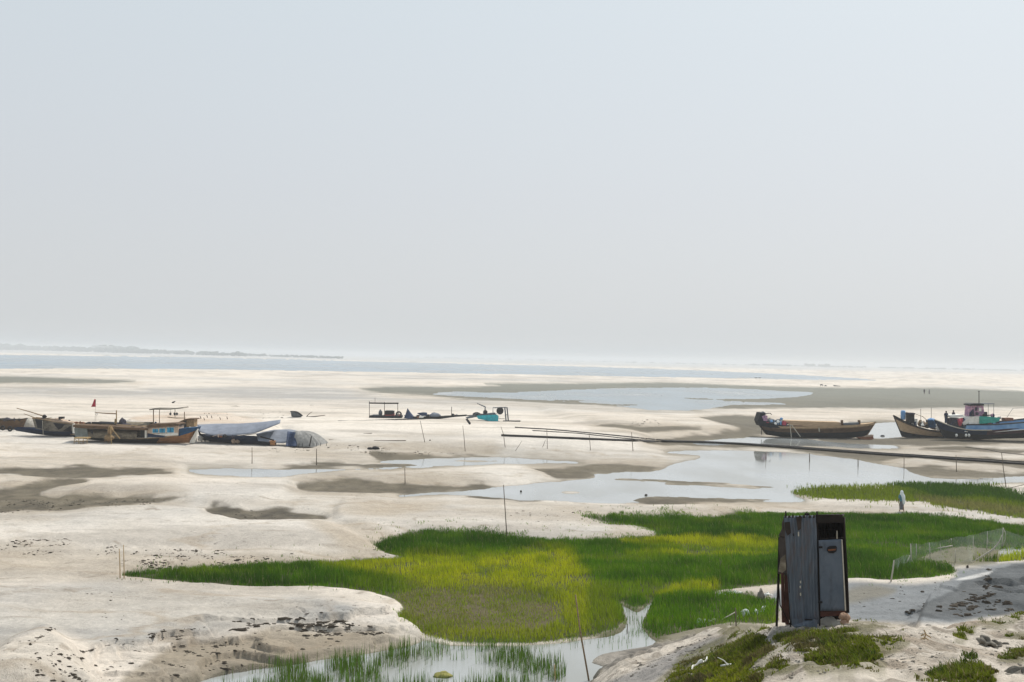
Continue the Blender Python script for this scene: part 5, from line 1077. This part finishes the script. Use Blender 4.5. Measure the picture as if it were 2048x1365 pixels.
tcl('shawl', SHAWL, [(-.11, .04, .09, .15, .62, .10), (-.12, .04, .13, .18, .75, .08), (-.11, .04, .15, .19, 1.1, .05), (-.05, .03, .20, .155, 1.32, .03), (0, .02, .17, .14, 1.45, .02), (0, .015, .125, .135, 1.56, .01), (0, .015, .118, .125, 1.66, 0), (0, .01, .06, .07, 1.735, 0), (0, .01, .005, .005, 1.75, 0)], 26)
pl_ = FPX * CAMH / 52
for i, (x, y, ht, sh, lb) in enumerate(((1848.5, 789, 10.5, CLOTHD, 'distant person in dark clothes standing on the far grey mud, nearer the cargo boat'), (1858.5, 789, 9.5, SKIRT, 'distant person in greyish clothes on the far grey mud, nearer the mast'))):
    q = G(np.array(float(x)), np.array(float(y))); figure(tuple(q), ht * q[1] / FPX, 2.6 + i, lb, SKIN, 'walk', 'people walking on the far mud', True, sh, sh)
F = Frame(1895, 877, dy=-3.0)
for i, (x, y, ht, sh, lb) in enumerate(((1892, 848, 25.5, NAVY, 'person in navy clothes standing in the bow of the blue boat'), (1906.5, 846, 25, CLOTHD, 'person in black standing behind the white awning of the blue boat'))):
    q = F.L(x, y, .2 + i * .5) + F.o; figure(tuple(q), ht * F.k, 2.9 + i * .6, lb, SKIN, 'stand', 'people aboard the blue boat', True, sh, TARPB if i == 0 else CLOTHD)

# ------------------------------------------------------------------ stakes
def stake(bx, by, tx, ty, r, m, label, group='thin stakes across the flats', mid=None, bank=False):
    F = Frame(bx, by, bank=bank); a = F.L(bx, by); c = F.L(tx, ty); d = (a - c); a = a + d / np.linalg.norm(d) * .25
    pts = [a] + ([F.L(*mid)] if mid else [a * .5 + c * .5 + np.array([.01, 0, 0])]) + [c]
    o = MB().tube(pts, [r * F.k, r * F.k * .9, r * F.k * .7], 6).build('stake', m, None, True, F.loc); tag(o, label, 'stake', group); return F
g_ = 'thin stakes across the flats'
for x_, y_ in ((402, 838), (409, 841), (415, 836), (424, 837), (437, 836), (441, 840), (455, 839), (470, 838), (482, 841)): stake(x_, y_, x_ - 1.5, y_ - 5.5, .9, STAKEM, 'small dark peg stuck in the peach coloured sandbank behind the tarps', 'pegs in the peach sandbank')
stake(504, 928, 504, 895, .75, STAKEM, 'thin stake below the orange bow block, beside the narrow pool')
stake(633, 931, 633, 898, .9, STAKEM, 'thin stake on the sand below the net heap')
stake(810, 969, 809.5, 937, .8, STAKEM, 'thin stake at the muddy edge of the middle sandbank')
stake(1014, 1079, 1007, 970, 1.0, STAKEM, 'tall leaning stake at the edge of the dark marsh grass', mid=(1011, 1030))
stake(849.5, 885, 840.5, 842, .6, STAKEM, 'stake leaning on the pale hump below the navy tarps')
stake(930, 899, 925.5, 852, .6, STAKEM, 'stake on the hump right of the black plank', mid=(928, 874))
stake(1010, 895, 1002, 854, .6, STAKEM, 'bent stake where the long pipeline begins', mid=(1007, 869))
stake(1094.6, 898, 1093.6, 858, .6, STAKEM, 'stake crossing both pipes, beside a short leaning stick')
stake(1085, 895, 1091, 880, .5, STAKEM, 'short leaning stick next to a taller stake on the pipes')
stake(1181, 901, 1178, 866, .6, STAKEM, 'stake standing midway along the pale stretch of pipeline')
stake(1266, 903, 1263, 865, .7, STAKEM, 'stake at the pipeline where the wet mud begins')
stake(1031, 902, 1044, 882, .4, STAKEM, 'curved thin twig on the sand under the pipeline')
stake(1531.6, 921, 1531.6, 905, .7, STAKEM, 'first stake standing in the wide pool, below the cargo boat stern', 'stakes standing in the wide pool')
stake(1619, 924.5, 1619, 907, 1.0, STAKEM, 'thickest stake standing in the wide pool, below the cargo boat hold', 'stakes standing in the wide pool')
stake(1716, 934, 1716, 918, 1.0, STAKEM, 'last stake standing in the wide pool, below the cargo boat bow', 'stakes standing in the wide pool')
stake(1808, 937, 1808, 908, .7, STAKEM, 'stake at the pool end of the dark mud bar')
stake(1913, 944, 1912, 911, .8, STAKEM, 'stake behind the dark mud bar, under the blue boat')
stake(2013, 979, 2003, 905, .9, STAKEM, 'tall leaning stake beyond the meadow grass', mid=(2007, 940))
stake(240, 1157, 238.5, 1098, 1.1, BAMBOO, 'shorter bamboo stake of the pair at the grass tip', 'pair of bamboo stakes at the grass tip')
stake(248, 1158, 247, 1090, 1.0, BAMBOO, 'taller bamboo stake of the pair at the grass tip', 'pair of bamboo stakes at the grass tip')
stake(1472, 1254, 1470.5, 1216, 1.3, STAKEM, 'short dark stake beside the torn white net')
stake(1178, 1362, 1151, 1190, 1.8, WOOD, 'long bamboo pole leaning out of the nearest pool', None, mid=(1160, 1260))
stake(1110, 1364, 1109, 1330, 1.3, BAMBOO, 'short bamboo stub standing among the pool reeds', None)
stake(1254, 1268, 1254.5, 1248, 1.0, STAKEM, 'small dark stub in the narrow creek', None)
stake(1452, 1164, 1450, 1152, .9, STAKEM, 'small stick poking from the marsh grass left of the shed', None)
stake(850, 838, 850, 832, .3, STAKEM, 'tiny peg on the sand beside the tarp boat', None)
# pipelines
def pipe(name, pts, r, label):
    px = lin(pts, 60); w = G(px[:, 0], px[:, 1]); Zg = np.maximum(H(w[:, 0], w[:, 1]), 0.0); rad = r * w[:, 1] / FPX
    o0 = w[0].copy(); P3 = [(x - o0[0], y - o0[1], max(z_, 0) + r_ * .8 - o0[2]) for (x, y, _), z_, r_ in zip(w, Zg, rad)]
    o = MB().tube(P3, list(rad), 7).build(name, PIPEM, None, True, tuple(o0)); tag(o, label, 'pipe', 'pipelines over the sand')
pipe('pipeline', [(1003, 873), (1150, 879), (1300, 885), (1400, 886), (1480, 890), (1600, 899), (1760, 911), (1900, 920), (2060, 931), (2200, 940)], 2.4, 'longest black pipeline, running from the hump past the wide pool')
pipe('pipeline', [(1030, 856), (1100, 860), (1180, 867), (1260, 875), (1340, 883)], 1.1, 'upper thin dark pipeline slanting down to the long one')
pipe('pipeline', [(1065, 862), (1160, 868), (1250, 878), (1330, 884.5)], .9, 'second thin pipeline just under the upper one')
pipe('pipeline', [(1330, 882), (1480, 887.5), (1600, 895.5), (1760, 907), (1900, 915.5), (2060, 926)], 1.2, 'thinner pipeline running just beyond the longest one past the pool')
pipe('pipeline', [(1930, 895), (1975, 900), (2003, 906), (2060, 912)], .6, 'thin pale pipe running to the tall leaning stake')
stick('fallen_pole', [(658, 880), (700, 881), (745, 882)], .9, STAKEM, 'fallen dark pole on the sand right of the net heap', 'pole', 'fallen poles on the sand')
stick('fallen_pole', [(748, 881.5), (780, 881.8), (812, 881.5)], .8, STAKEM, 'fallen pole lying further along towards the leaning stake', 'pole', 'fallen poles on the sand')
stick('fallen_pole', [(727, 867.5), (744, 867)], .6, STAKEM, 'short fallen stick on the hump below the pump raft', 'pole', 'fallen poles on the sand')
stick('fallen_pole', [(2012, 978), (2030, 974), (2060, 967)], .6, STAKEM, 'fallen pole resting against the tall leaning stake', 'pole')
F = Frame(746, 899); m = pxblob(F, 735, 895, 746, 900, .6, 0, 95, None, .3); pxblob(F, 744, 893.5, 758, 900, .6, .1, 96, m, .35); o = m.build('black_rag', BLACK, None, True, F.loc); tag(o, 'black rag lump on the shore of the narrow pool', 'rag')
for i, (x, y, w_, h_, lb) in enumerate(((860, 882, 3, 2.5, 'small dark stone near the leaning stake on the hump'), (1042, 985, 4, 4, 'small dark stone standing in the pool shallows'), (1292, 992, 6, 3.5, 'small dark stone on the mud lens in the pool'), (1935, 1136, 5, 5, 'black pot lying on the grey mud by the net fence'), (1845, 1185, 8, 3, 'dark crumb of mud alone on the pale grey mudflat'))):
    F = Frame(x, y); o = pxblob(F, x - w_ / 2, y - h_, x + w_ / 2, y + 1, w_ * F.k * .8, 0, 100 + i).build('stone', MUDSHADE, None, True, F.loc); tag(o, lb, 'stone')
# far animals and boats on the far sand
for i, (x, y, w_, h_, lb) in enumerate(((1643, 773, 5, 4, 'dark cow far off on the sand, the one nearer the lagoon'), (1651, 774, 4, 3, 'dark cow far off on the sand, next to another'))):
    F = Frame(x, y); g = empty('grazing_cow', F.loc, lb, 'cow', 'cows far out on the sand'); k = F.k
    bm = MB(); L_ = w_ * k
    def torso(a, c):
        th = a * 2 * math.pi; xx = (c - .5) * L_; r = .30 * L_ * (.55 + .45 * math.sin(math.pi * min(max(c, .05), .95)) ** .5); cz = .62 * L_ - .03 * L_ * c
        return (xx, r * .6 * math.cos(th), cz + r * .75 * math.sin(th))
    bm.grid(torso, 12, 10, True); bm.tube([(L_ * .45, 0, L_ * .65), (L_ * .6, 0, L_ * .45), (L_ * .72, 0, L_ * .25)], [.13 * L_, .1 * L_, .06 * L_], 8)
    for sx in (-.36, .34):
        for sy in (-.1, .1): bm.tube([(sx * L_, sy * L_, .5 * L_), ((sx - .03) * L_, sy * L_, .25 * L_), (sx * L_, sy * L_, -.02)], [.09 * L_, .055 * L_, .04 * L_], 6)
    bm.tube([(-.5 * L_, 0, .75 * L_), (-.55 * L_, 0, .3 * L_)], .02 * L_, 5); bm.build('body', BLACK, g, True)
F = Frame(1672, 773); b = empty('far_canoe', F.loc, 'tiny dark canoe lying far off beside the cows', 'canoe'); h = Hull(F, [(1666, 770.5), (1673, 771.5), (1681, 772.2)], [(1668, 773.5), (1673, 774), (1679, 774)], 3, 0, 12); h.band(0, 1).build('hull', IRON, b, True); h.deck(.6).build('deck', TAR, b)
for i, (x0, x1, lb) in enumerate(((1509, 1515, 'far dark canoe at the river edge, the one nearer the lagoon'), (1516.5, 1522, 'far dark canoe at the river edge, behind the other one'))):
    F = Frame((x0 + x1) / 2, 757); b = empty('far_canoe', F.loc, lb, 'canoe', 'canoes at the river edge'); h = Hull(F, [(x0, 755), (x0 + 3, 756), (x1, 755)], [(x0 + 1, 757.5), (x0 + 3, 758), (x1 - 1, 757.5)], 4, 0, 12); h.band(0, 1).build('hull', IRON, b, True)

# ------------------------------------------------------------------ shed on the bank
F = Frame(1625, 1256, bank=True); sh = empty('tin_latrine', F.loc, 'tall narrow shed of grey corrugated tin standing on the near bank', 'shed')
def sheet(corners, ya, amp=.012, ribs=12, m=None, nz=14, wob=.01):
    """corrugated sheet through four photo corners (top left, top right, bottom right, bottom left) with their depths"""
    (a, ya0), (b_, yb0), (c_, yc0), (d_, yd0) = corners; A, B_, C_, D_ = F.L(*a, ya0), F.L(*b_, yb0), F.L(*c_, yc0), F.L(*d_, yd0); m = m or MB(); n = ribs * 6
    nrm = np.cross(B_ - A, D_ - A); nrm = nrm / np.linalg.norm(nrm)
    def fn(u, v):
        q = (A * (1 - u) + B_ * u) * (1 - v) + (D_ * (1 - u) + C_ * u) * v
        return tuple(q + nrm * (amp * math.sin(u * ribs * 2 * math.pi) + wob * math.sin(3 * v + 5 * u) + wob * math.sin(9 * v + 2)))
    return m.grid(fn, n, nz)
sheet([((1568, 1033), -.02), ((1632, 1031), -.04), ((1638.5, 1248), -.06), ((1582, 1251), -.04)], 0, .010, 9).build('front_sheet', TIN, sh, True, solid=.004)
m = MB()
m.add([F.L(1583, 1238, -.07), F.L(1622, 1237, -.09), F.L(1636, 1240, -.1), F.L(1634, 1256, -.12), F.L(1606, 1253, -.16), F.L(1592, 1257, -.11), F.L(1584, 1252, -.08)], [(0, 1, 2, 3, 4, 5, 6)]); m.build('torn_hem', TIN, sh, False, solid=.006)
pxpoly(F, [(1608, 1238), (1626, 1238.5), (1624, 1241.5), (1610, 1241)], -.108, -.10).build('hem_slot', BLACK, sh)
for i, (x, y, l_) in enumerate(((1597, 1065, 8), (1601, 1163, 4), (1600.5, 1173, 4), (1601, 1187, 5), (1587, 1068, 5))): pxpoly(F, [(x - 1.2, y), (x + 1.2, y - 1), (x + 1.4, y + l_), (x - .6, y + l_)], -.085, -.075).build('rivet_mark', PALEST if i < 4 else BLACK, sh)
# side wall seen edge-on, timber frame
m = sheet([((1567, 1035), .5), ((1572, 1032), 0), ((1574, 1076), 0), ((1558, 1072), .9)], 0, .006, 6); sheet([((1558, 1072), .9), ((1574, 1076), 0), ((1575, 1152), 0), ((1556, 1147), 1.0)], 0, .006, 6, m); m.build('side_sheet', TINR, sh, True, solid=.005)
pxpoly(F, [(1562, 1118), (1571, 1110), (1572, 1140), (1565, 1146), (1558, 1144)], -.03, 0).build('torn_flap', MATR, sh)
for a, c_, r, y in (((1553, 1258), (1559, 1075), 2.6, .95), ((1581, 1254), (1571.5, 1023), 1.5, .0), ((1639.5, 1252), (1634, 1023), 1.6, -.02), ((1697, 1226), (1687, 1035), 2.1, .1), ((1692, 1226), (1684, 1034), 1.2, 1.15)): pxtube(F, [a, ((a[0] + c_[0]) / 2 + .8, (a[1] + c_[1]) / 2), c_], r, y).build('post', DARKW, sh)
for (x0, x1, y0, y1) in ((1560.5, 1566, 1147, 1246), (1567.5, 1574, 1150, 1250)): pxpoly(F, [(x0 + 2, y0), (x1 + 2, y0), (x1 + 5, y1), (x0 + 4, y1)], .25, .29).build('side_board', REDB, sh)
pxtube(F, [(1580, 1250), (1560, 1210), (1557, 1160)], 1.0, .1).build('brace', DARKW, sh)
# roof, and inside walls coloured near black to stand for shade
m = sheet([((1566, 1034), 1.25), ((1690, 1030), 1.25), ((1686, 1032), -.05), ((1630, 1033), -.02)], 0, .008, 10); m.build('roof', TINR, sh, True, solid=.005)
pxpoly(F, [(1632, 1030), (1684.5, 1030), (1688, 1046), (1633, 1047)], -.06, -.03).build('lintel_sheet', DARKW, sh)
m = sheet([((1634, 1036), 1.2), ((1690, 1036), 1.2), ((1696, 1240), 1.2), ((1640, 1240), 1.2)], 0, .008, 10); m.build('back_wall', DARKW, sh, True, solid=.005)
m = sheet([((1687, 1036), 1.2), ((1689, 1034), .1), ((1697, 1226), .1), ((1694, 1228), 1.2)], 0, .006, 8); m.build('right_wall', TINR, sh, True, solid=.005)
m = sheet([((1572, 1036), 1.2), ((1634, 1036), 1.2), ((1640, 1238), 1.2), ((1576, 1240), 1.2)], 0, .008, 10); m.build('back_wall', DARKW, sh, True, solid=.005)
pxtube(F, [(1637, 1060), (1687, 1058)], 1.0, .9).build('batten', DARKW, sh); pxtube(F, [(1637, 1078), (1688, 1076)], 1.2, -.03).build('rail', DARKW, sh)
d = None
mb = MB()
def doorfn(u, v):
    q = (F.L(1637.5, 1081, -.10) * (1 - u) + F.L(1684, 1079, -.12) * u) * (1 - v) + (F.L(1641, 1222, -.11) * (1 - u) + F.L(1691.5, 1222, -.13) * u) * v
    return tuple(q + np.array([0, .006 * math.sin(5 * v + 3 * u) + .004 * math.sin(11 * u), 0]))
mb.grid(doorfn, 16, 24); d = mb.build('door', DOORM, sh, True, solid=.012)
pxpoly(F, [(1655, 1095), (1660, 1092.5), (1672, 1092), (1674, 1095), (1673, 1103), (1667, 1107), (1657, 1106), (1654, 1101)], -.135, -.125).build('hole', BLACK, d)
pxpoly(F, [(1656, 1099.5), (1672, 1098), (1671, 1101), (1657, 1102.5)], -.142, -.136).build('batten', RUST, d)
pxpoly(F, [(1683, 1080), (1685, 1080), (1692.5, 1222), (1690, 1222)], -.145, -.13).build('edge_strip', PALEST, d); pxtube(F, [(1674, 1078), (1674, 1062)], .9, -.12).build('handle', PALEST, sh)
pxpoly(F, [(1641, 1224), (1692, 1223), (1690, 1231), (1642, 1234)], -.02, .05).build('threshold', REDB, sh)
m = pxblob(F, 1566, 1022, 1567, 1023, .02, 0); m = pxblob(F, 1609, 1026, 1619, 1033, .1, .1, 7); m.build('roof_stone', DARKW, sh, True)
F = Frame(1688, 1254, bank=True); m = MB()
for x0, y0, x1, y1, s in ((1678, 1226, 1694, 1240, 1), (1681, 1238, 1698, 1253, 2), (1688, 1228, 1700, 1244, 3)): pxblob(F, x0, y0, x1, y1, .14, .02, s, m, .22)
o = m.build('brick_stump', BRICK, None, True, F.loc); tag(o, 'crumbly orange brick stump under the shed door corner', 'brick')
F = Frame(1660, 1252, bank=True); o = pxblob(F, 1640, 1235, 1680, 1262, .5, .05, 9, None, .12).build('sand_step', PILE, None, True, F.loc); tag(o, 'pale sand heap forming the doorstep of the shed', 'step')
F = Frame(1715, 1251, bank=True); o = pxtube(F, [(1697, 1247), (1703, 1251), (1728, 1251)], 1.2).build('dark_stick', DARKW, None, False, F.loc); tag(o, 'dark stick on the sand right of the brick stump', 'stick')

F = Frame(1625, 1256, bank=True); m = MB()
for i, (x, w_, h_) in enumerate(((1569, 4, 5), (1576, 6, 3), (1584, 4, 6), (1597, 7, 2.5), (1606, 5, 4), (1617, 6, 3), (1626, 5, 5))): pxpoly(F, [(x, 1036), (x + w_, 1036), (x + w_ - 1, 1034 - h_ * .5), (x + 1.2, 1034 - h_)], -.05, -.042, m)
m.build('torn_edge', TINR, sh)
for i, pts in enumerate(([(1569, 1045), (1580, 1044), (1582, 1066), (1575, 1072), (1570, 1060)], [(1592, 1034), (1604, 1034), (1602, 1058), (1596, 1062)])): pxpoly(F, pts, -.066, -.058).build('rust_patch', TINR, sh)
for y_ in (1095, 1205): pxbox(F, 1637, y_ - 2, 1645, y_ + 2, -.15, -.12).build('hinge', BLACK, sh)
# ------------------------------------------------------------------ net fence, torn net, bags
NET = bpy.data.materials.new('fishing_net'); NET.use_nodes = True; t = NET.node_tree; b_ = t.nodes['Principled BSDF']; b_.inputs['Base Color'].default_value = (.42, .46, .40, 1); b_.inputs['Roughness'].default_value = .9
tr = t.nodes.new('ShaderNodeBsdfTransparent'); mx = t.nodes.new('ShaderNodeMixShader'); co = t.nodes.new('ShaderNodeTexCoord')
n = t.nodes.new('ShaderNodeTexNoise'); n.inputs['Scale'].default_value = 2.0; mr_ = t.nodes.new('ShaderNodeMapRange'); mr_.inputs['To Min'].default_value = .08; mr_.inputs['To Max'].default_value = .42
t.links.new(co.outputs['Object'], n.inputs['Vector']); t.links.new(n.outputs['Fac'], mr_.inputs['Value']); t.links.new(mr_.outputs[0], mx.inputs[0]); t.links.new(tr.outputs[0], mx.inputs[1]); t.links.new(b_.outputs[0], mx.inputs[2]); t.links.new(mx.outputs[0], t.nodes['Material Output'].inputs['Surface'])
F = Frame(1880, 1130); nf = empty('net_fence', F.loc, 'pale fishing net hung on thin posts around the marsh corner', 'net fence')
posts = [((1781, 1164), (1788, 1121), 1.6), ((1822, 1133), (1821, 1088), 1.4), ((1832, 1118), (1832.5, 1088), 1.0), ((1860, 1122), (1858.5, 1086), 1.1), ((1881, 1104), (1880, 1088), .9), ((1904, 1089), (1902, 1077), 1.1), ((1910, 1126), (1910.5, 1100), 1.1), ((1946, 1098), (1946.5, 1072), .9), ((1973, 1101), (1975, 1063), 1.1), ((2003, 1097), (2006, 1056), 1.3)]
def gl(px, py): return G(np.array(float(px)), np.array(float(py))) - F.o
gy = {}
for (bx, by), (tx, ty), r in posts:
    a = gl(bx, by); yy = a[1]; c = F.L(tx, ty, yy); MB().tube([a - np.array([0, 0, .15]), (a + c) / 2 + np.array([.02, 0, 0]), c], [r * F.k, r * F.k * .9, r * F.k * .7], 6).build('post', PALEST, nf, True)
a = gl(2004, 1096); MB().tube([F.L(2006, 1056, a[1]), F.L(2011, 1066, a[1]), F.L(2010, 1080, a[1]), F.L(2004, 1097, a[1])], .9 * F.k, 5).build('bent_rod', PALEST, nf, True)
def net(top, bot, sag=.12):
    T_, B_ = lin(top, 40), lin(bot, 40); Y = gl(*B_[0])[1]; m = MB()
    ys = np.array([gl(*q)[1] for q in B_])
    def fn(u, v):
        i = min(int(u * 39), 38); f_ = u * 39 - i; tq = T_[i] * (1 - f_) + T_[i + 1] * f_; bq = B_[i] * (1 - f_) + B_[i + 1] * f_; y = ys[i] * (1 - f_) + ys[i + 1] * f_
        q = F.L(*tq, y) * (1 - v) + F.L(*bq, y) * v; return tuple(q + np.array([0, .25 * math.sin(u * 19) * v + .1 * math.sin(u * 41 + v * 3), .04]))
    return m.grid(fn, 60, 10)
net([(1821, 1089), (1840, 1091), (1859, 1087), (1882, 1084), (1903, 1078), (1925, 1075), (1946, 1072), (1974, 1064), (2006, 1058)], [(1822, 1132), (1850, 1128), (1880, 1124), (1910, 1126), (1935, 1126), (1955, 1116), (1975, 1106), (1990, 1101), (2004, 1097)]).build('net_panel', NET, nf, True)
net([(2006, 1060), (2025, 1068), (2048, 1074), (2090, 1080)], [(2004, 1097), (2025, 1098), (2048, 1099), (2090, 1102)]).build('net_panel', NET, nf, True)
net([(1789, 1122), (1805, 1114), (1821, 1110)], [(1784, 1150), (1805, 1138), (1822, 1133)]).build('net_panel', NET, nf, True)
for pts in ([(1800, 1128), (1814, 1125), (1820, 1112), (1824, 1122), (1831, 1133)], [(1935, 1130), (1960, 1115), (1985, 1100), (1998, 1085), (2004, 1070)], [(1860, 1100), (1880, 1096), (1905, 1092)]):
    y = gl(pts[0][0], max(p_[1] for p_ in pts))[1]; pxtube(F, pts, [.5, 1.2, 1.6, 1.2, .6][:len(pts)], y).build('gathered_net', PALEST, nf, True)
def rag(name, pts, thick, m_, label, cat, rough=.02, bank=False, base=None, lift_=.05):
    """crumpled sheet lying on the ground along photo pixels, thick = height in px"""
    F = Frame(*(base or pts[0]), bank=bank); L_ = lin(pts, 18); mb = MB(); r = random.Random(len(label)); ph = [r.uniform(0, 6) for _ in range(5)]
    w = (Gbank if bank else G)(L_[:, 0], L_[:, 1])
    def fn(u, v):
        i = min(int(u * 17), 16); f_ = u * 17 - i; q = (w[i] * (1 - f_) + w[i + 1] * f_) - F.o
        hgt_ = thick * F.k * (.35 + .65 * abs(math.sin(u * 9 + ph[0]) * math.sin(u * 4 + ph[1]))) * math.sin(math.pi * min(max(u, .06), .94)) ** .5
        th = v * math.pi; return (q[0] + .3 * hgt_ * math.sin(u * 23 + v * 4 + ph[2]), q[1] - .6 * hgt_ * math.cos(th) + .05 * math.sin(13 * u), q[2] + hgt_ * math.sin(th) * (.85 + .3 * math.sin(17 * u + 5 * v + ph[3])) - .02)
    mb.grid(fn, 44, 9); o = mb.build(name, m_, None, True, F.loc, solid=.008); tag(o, label, cat); return F
SHEER = bpy.data.materials.new('sheer_net'); SHEER.use_nodes = True; t = SHEER.node_tree; b_ = t.nodes['Principled BSDF']; b_.inputs['Base Color'].default_value = (.66, .70, .70, 1)
tr = t.nodes.new('ShaderNodeBsdfTransparent'); mx = t.nodes.new('ShaderNodeMixShader'); n = t.nodes.new('ShaderNodeTexNoise'); n.inputs['Scale'].default_value = 5.0; mr_ = t.nodes.new('ShaderNodeMapRange'); mr_.inputs['From Min'].default_value = .3; mr_.inputs['From Max'].default_value = .65; mr_.inputs['To Min'].default_value = .15; mr_.inputs['To Max'].default_value = .9
co = t.nodes.new('ShaderNodeTexCoord'); t.links.new(co.outputs['Object'], n.inputs['Vector']); t.links.new(n.outputs['Fac'], mr_.inputs['Value']); t.links.new(mr_.outputs[0], mx.inputs[0]); t.links.new(tr.outputs[0], mx.inputs[1]); t.links.new(b_.outputs[0], mx.inputs[2]); t.links.new(mx.outputs[0], t.nodes['Material Output'].inputs['Surface'])
rag('torn_net', [(1474, 1234), (1490, 1232), (1510, 1230), (1532, 1218)], 17, SHEER, 'torn white net spread on the grass beside the short dark stake', 'net')
rag('torn_net', [(1392, 1248), (1405, 1246), (1418, 1244), (1432, 1243)], 13, SHEER, 'torn white net bunched at the end of a pale rope', 'net')
rag('torn_net', [(1425, 1194), (1445, 1190), (1462, 1187), (1485, 1186)], 7, SHEER, 'thin strip of white net along the marsh edge', 'net')
rag('torn_net', [(1526, 1192), (1535, 1190), (1545, 1191)], 9, PLAST, 'white net scrap nearest the left shed wall', 'net')
rag('torn_net', [(1454, 1188), (1462, 1187), (1482, 1184)], 6, PLAST, 'white scrap on top of the thin net strip', 'net')
F = Frame(1450, 1240); o = pxtube(F, [(1425, 1248), (1445, 1239), (1472, 1224)], 1.1, 0, ys=[0, .05, .1]).build('pale_rope', PALEST, None, True, F.loc); tag(o, 'pale rope stretched between the two torn nets', 'rope')
F = Frame(1522, 1205); o = pxblob(F, 1516, 1180, 1528, 1207, .5, 0, 3, None, .35).build('dry_shrub', ROCK, None, True, F.loc); tag(o, 'grey dry shrub standing by the marsh left of the shed', 'shrub')
rag('plastic_bag', [(1383, 1342), (1390, 1328), (1400, 1326), (1410, 1322), (1415, 1313)], 9, PLAST, 'crumpled white plastic bag on the near turf, arched like a wave', 'bag', bank=True)
F = Frame(1455, 1333, bank=True); m = pxtube(F, [(1441, 1332), (1456, 1330), (1478, 1329)], [1.6, 2.3, 1.6], -.05); pxtube(F, [(1435, 1315), (1447, 1321), (1457, 1331)], [.5, 1.0, 1.4], 0, m); o = m.build('plastic_strip', PLAST, None, True, F.loc); tag(o, 'forked white plastic strip on the near turf', 'plastic')
rag('plastic_bag', [(1493, 1296), (1497, 1295), (1501, 1296)], 4, PLAST, 'tiny white plastic scrap in the turf below the path', 'bag', bank=True)
F = Frame(1995, 1306, bank=True); o = pxblob(F, 1984, 1313, 1998, 1325, .15, 0, 4).build('pale_stone', CREAM, None, True, F.loc); tag(o, 'round pale stone beside the turf tuft on the near bank', 'stone')
F = Frame(2030, 1362, bank=True); o = pxblob(F, 2008, 1342, 2075, 1385, .5, 0, 6, None, .45, 30, 18).build('grey_boulder', ROCK, None, False, F.loc); tag(o, 'grey boulder in the lower corner of the near bank', 'boulder')
F = Frame(1220, 1352); o = pxblob(F, 1207, 1347, 1230, 1366, .5, 0, 8, None, .3).build('mud_stump', REDB, None, True, F.loc); tag(o, 'brown stump at the foot of the leaning bamboo pole', 'stump')
F = Frame(885, 1352, z=0.0); o = pxblob(F, 868, 1345, 904, 1359, .7, 0, 9, None, .2).build('floating_weed', mat('pond_weed', (.20, .19, .06), .9, .3, 8), None, True, F.loc); tag(o, 'yellowish clump of weed floating among the reeds', 'weed')
F = Frame(1855, 1290, bank=True)
m = MB(); 
for pts in ([(1842, 1272), (1850, 1268), (1862, 1276)], [(1846, 1276), (1853, 1284), (1856, 1295)], [(1838, 1280), (1850, 1276), (1860, 1282)], [(1848, 1260), (1852, 1270), (1846, 1282)]): pxtube(F, pts, [1.2, 1.4, .8], 0, m)
o = m.build('dry_twigs', BAMBOO, None, True, F.loc); tag(o, 'tangle of dry brown twigs on the pale near sand', 'twigs')
F = Frame(1975, 1292, bank=True); m = pxblob(F, 1960, 1276, 1982, 1292, .3, 0, 12, None, .7, 26, 14); pxblob(F, 1974, 1283, 2000, 1294, .25, .05, 13, m, .7, 26, 14); o = m.build('ash_heap', ROCK, None, True, F.loc); tag(o, 'small grey ash heap on the near bank', 'heap')

# ------------------------------------------------------------------ far wood on the other shore
Vt, Ft = MB(), None
for (x0, x1, yb0, yb1, h0, h1, n_) in ((-500, 40, 690, 701, 10, 17, 120), (20, 300, 700, 708, 6, 13, 150), (190, 270, 703, 707, 12, 17, 26), (280, 480, 707, 713, 5, 11, 90), (480, 680, 712, 718, 3, 7, 80), (800, 1500, 715, 731.5, 1.5, 3.5, 110), (1500, 2000, 731.5, 742, 2, 5, 110), (1620, 1660, 734, 735, 5, 9, 8), (2000, 2500, 742, 752, 2, 5, 70)):
    for _ in range(n_):
        x = random.uniform(x0, x1); yb = yb0 + (yb1 - yb0) * (x - x0) / (x1 - x0)
        q = P(np.array(x), np.array(yb), np.array(0.0)); k = q[1] / FPX; hh_ = random.uniform(h0, h1) * k * .85
        for j in range(5):
            w_ = hh_ * random.uniform(.35, .8); Vt.blob((q[0] + random.gauss(0, .35) * hh_, q[1] + random.uniform(-30, 60), hh_ * random.uniform(.3, .72)), (w_ * 1.3, w_ * 1.3, w_ * .8), random.randint(0, 999), 8, 6, .5)
far = Vt.build('far_wood', mat('far_foliage', (.085, .105, .075), .95, .4, .08)); tag(far, 'hazy line of trees along the far river shore', None, None, 'stuff')

# ------------------------------------------------------------------ haze
hz = MB().box((0, 0, 10.5), (19000, 19000, 26)); hm = bpy.data.materials.new('haze_air'); hm.use_nodes = True; t = hm.node_tree; t.nodes.clear()
o_ = t.nodes.new('ShaderNodeOutputMaterial'); pv = t.nodes.new('ShaderNodeVolumePrincipled'); pv.inputs['Color'].default_value = (.785, .81, .83, 1); pv.inputs['Density'].default_value = .00036; pv.inputs['Anisotropy'].default_value = 0.1
t.links.new(pv.outputs[0], o_.inputs['Volume'])
haze = hz.build('haze', hm); tag(haze, 'thin pale haze over the river flats', None, None, 'stuff')
S.cycles.volume_bounces = 2
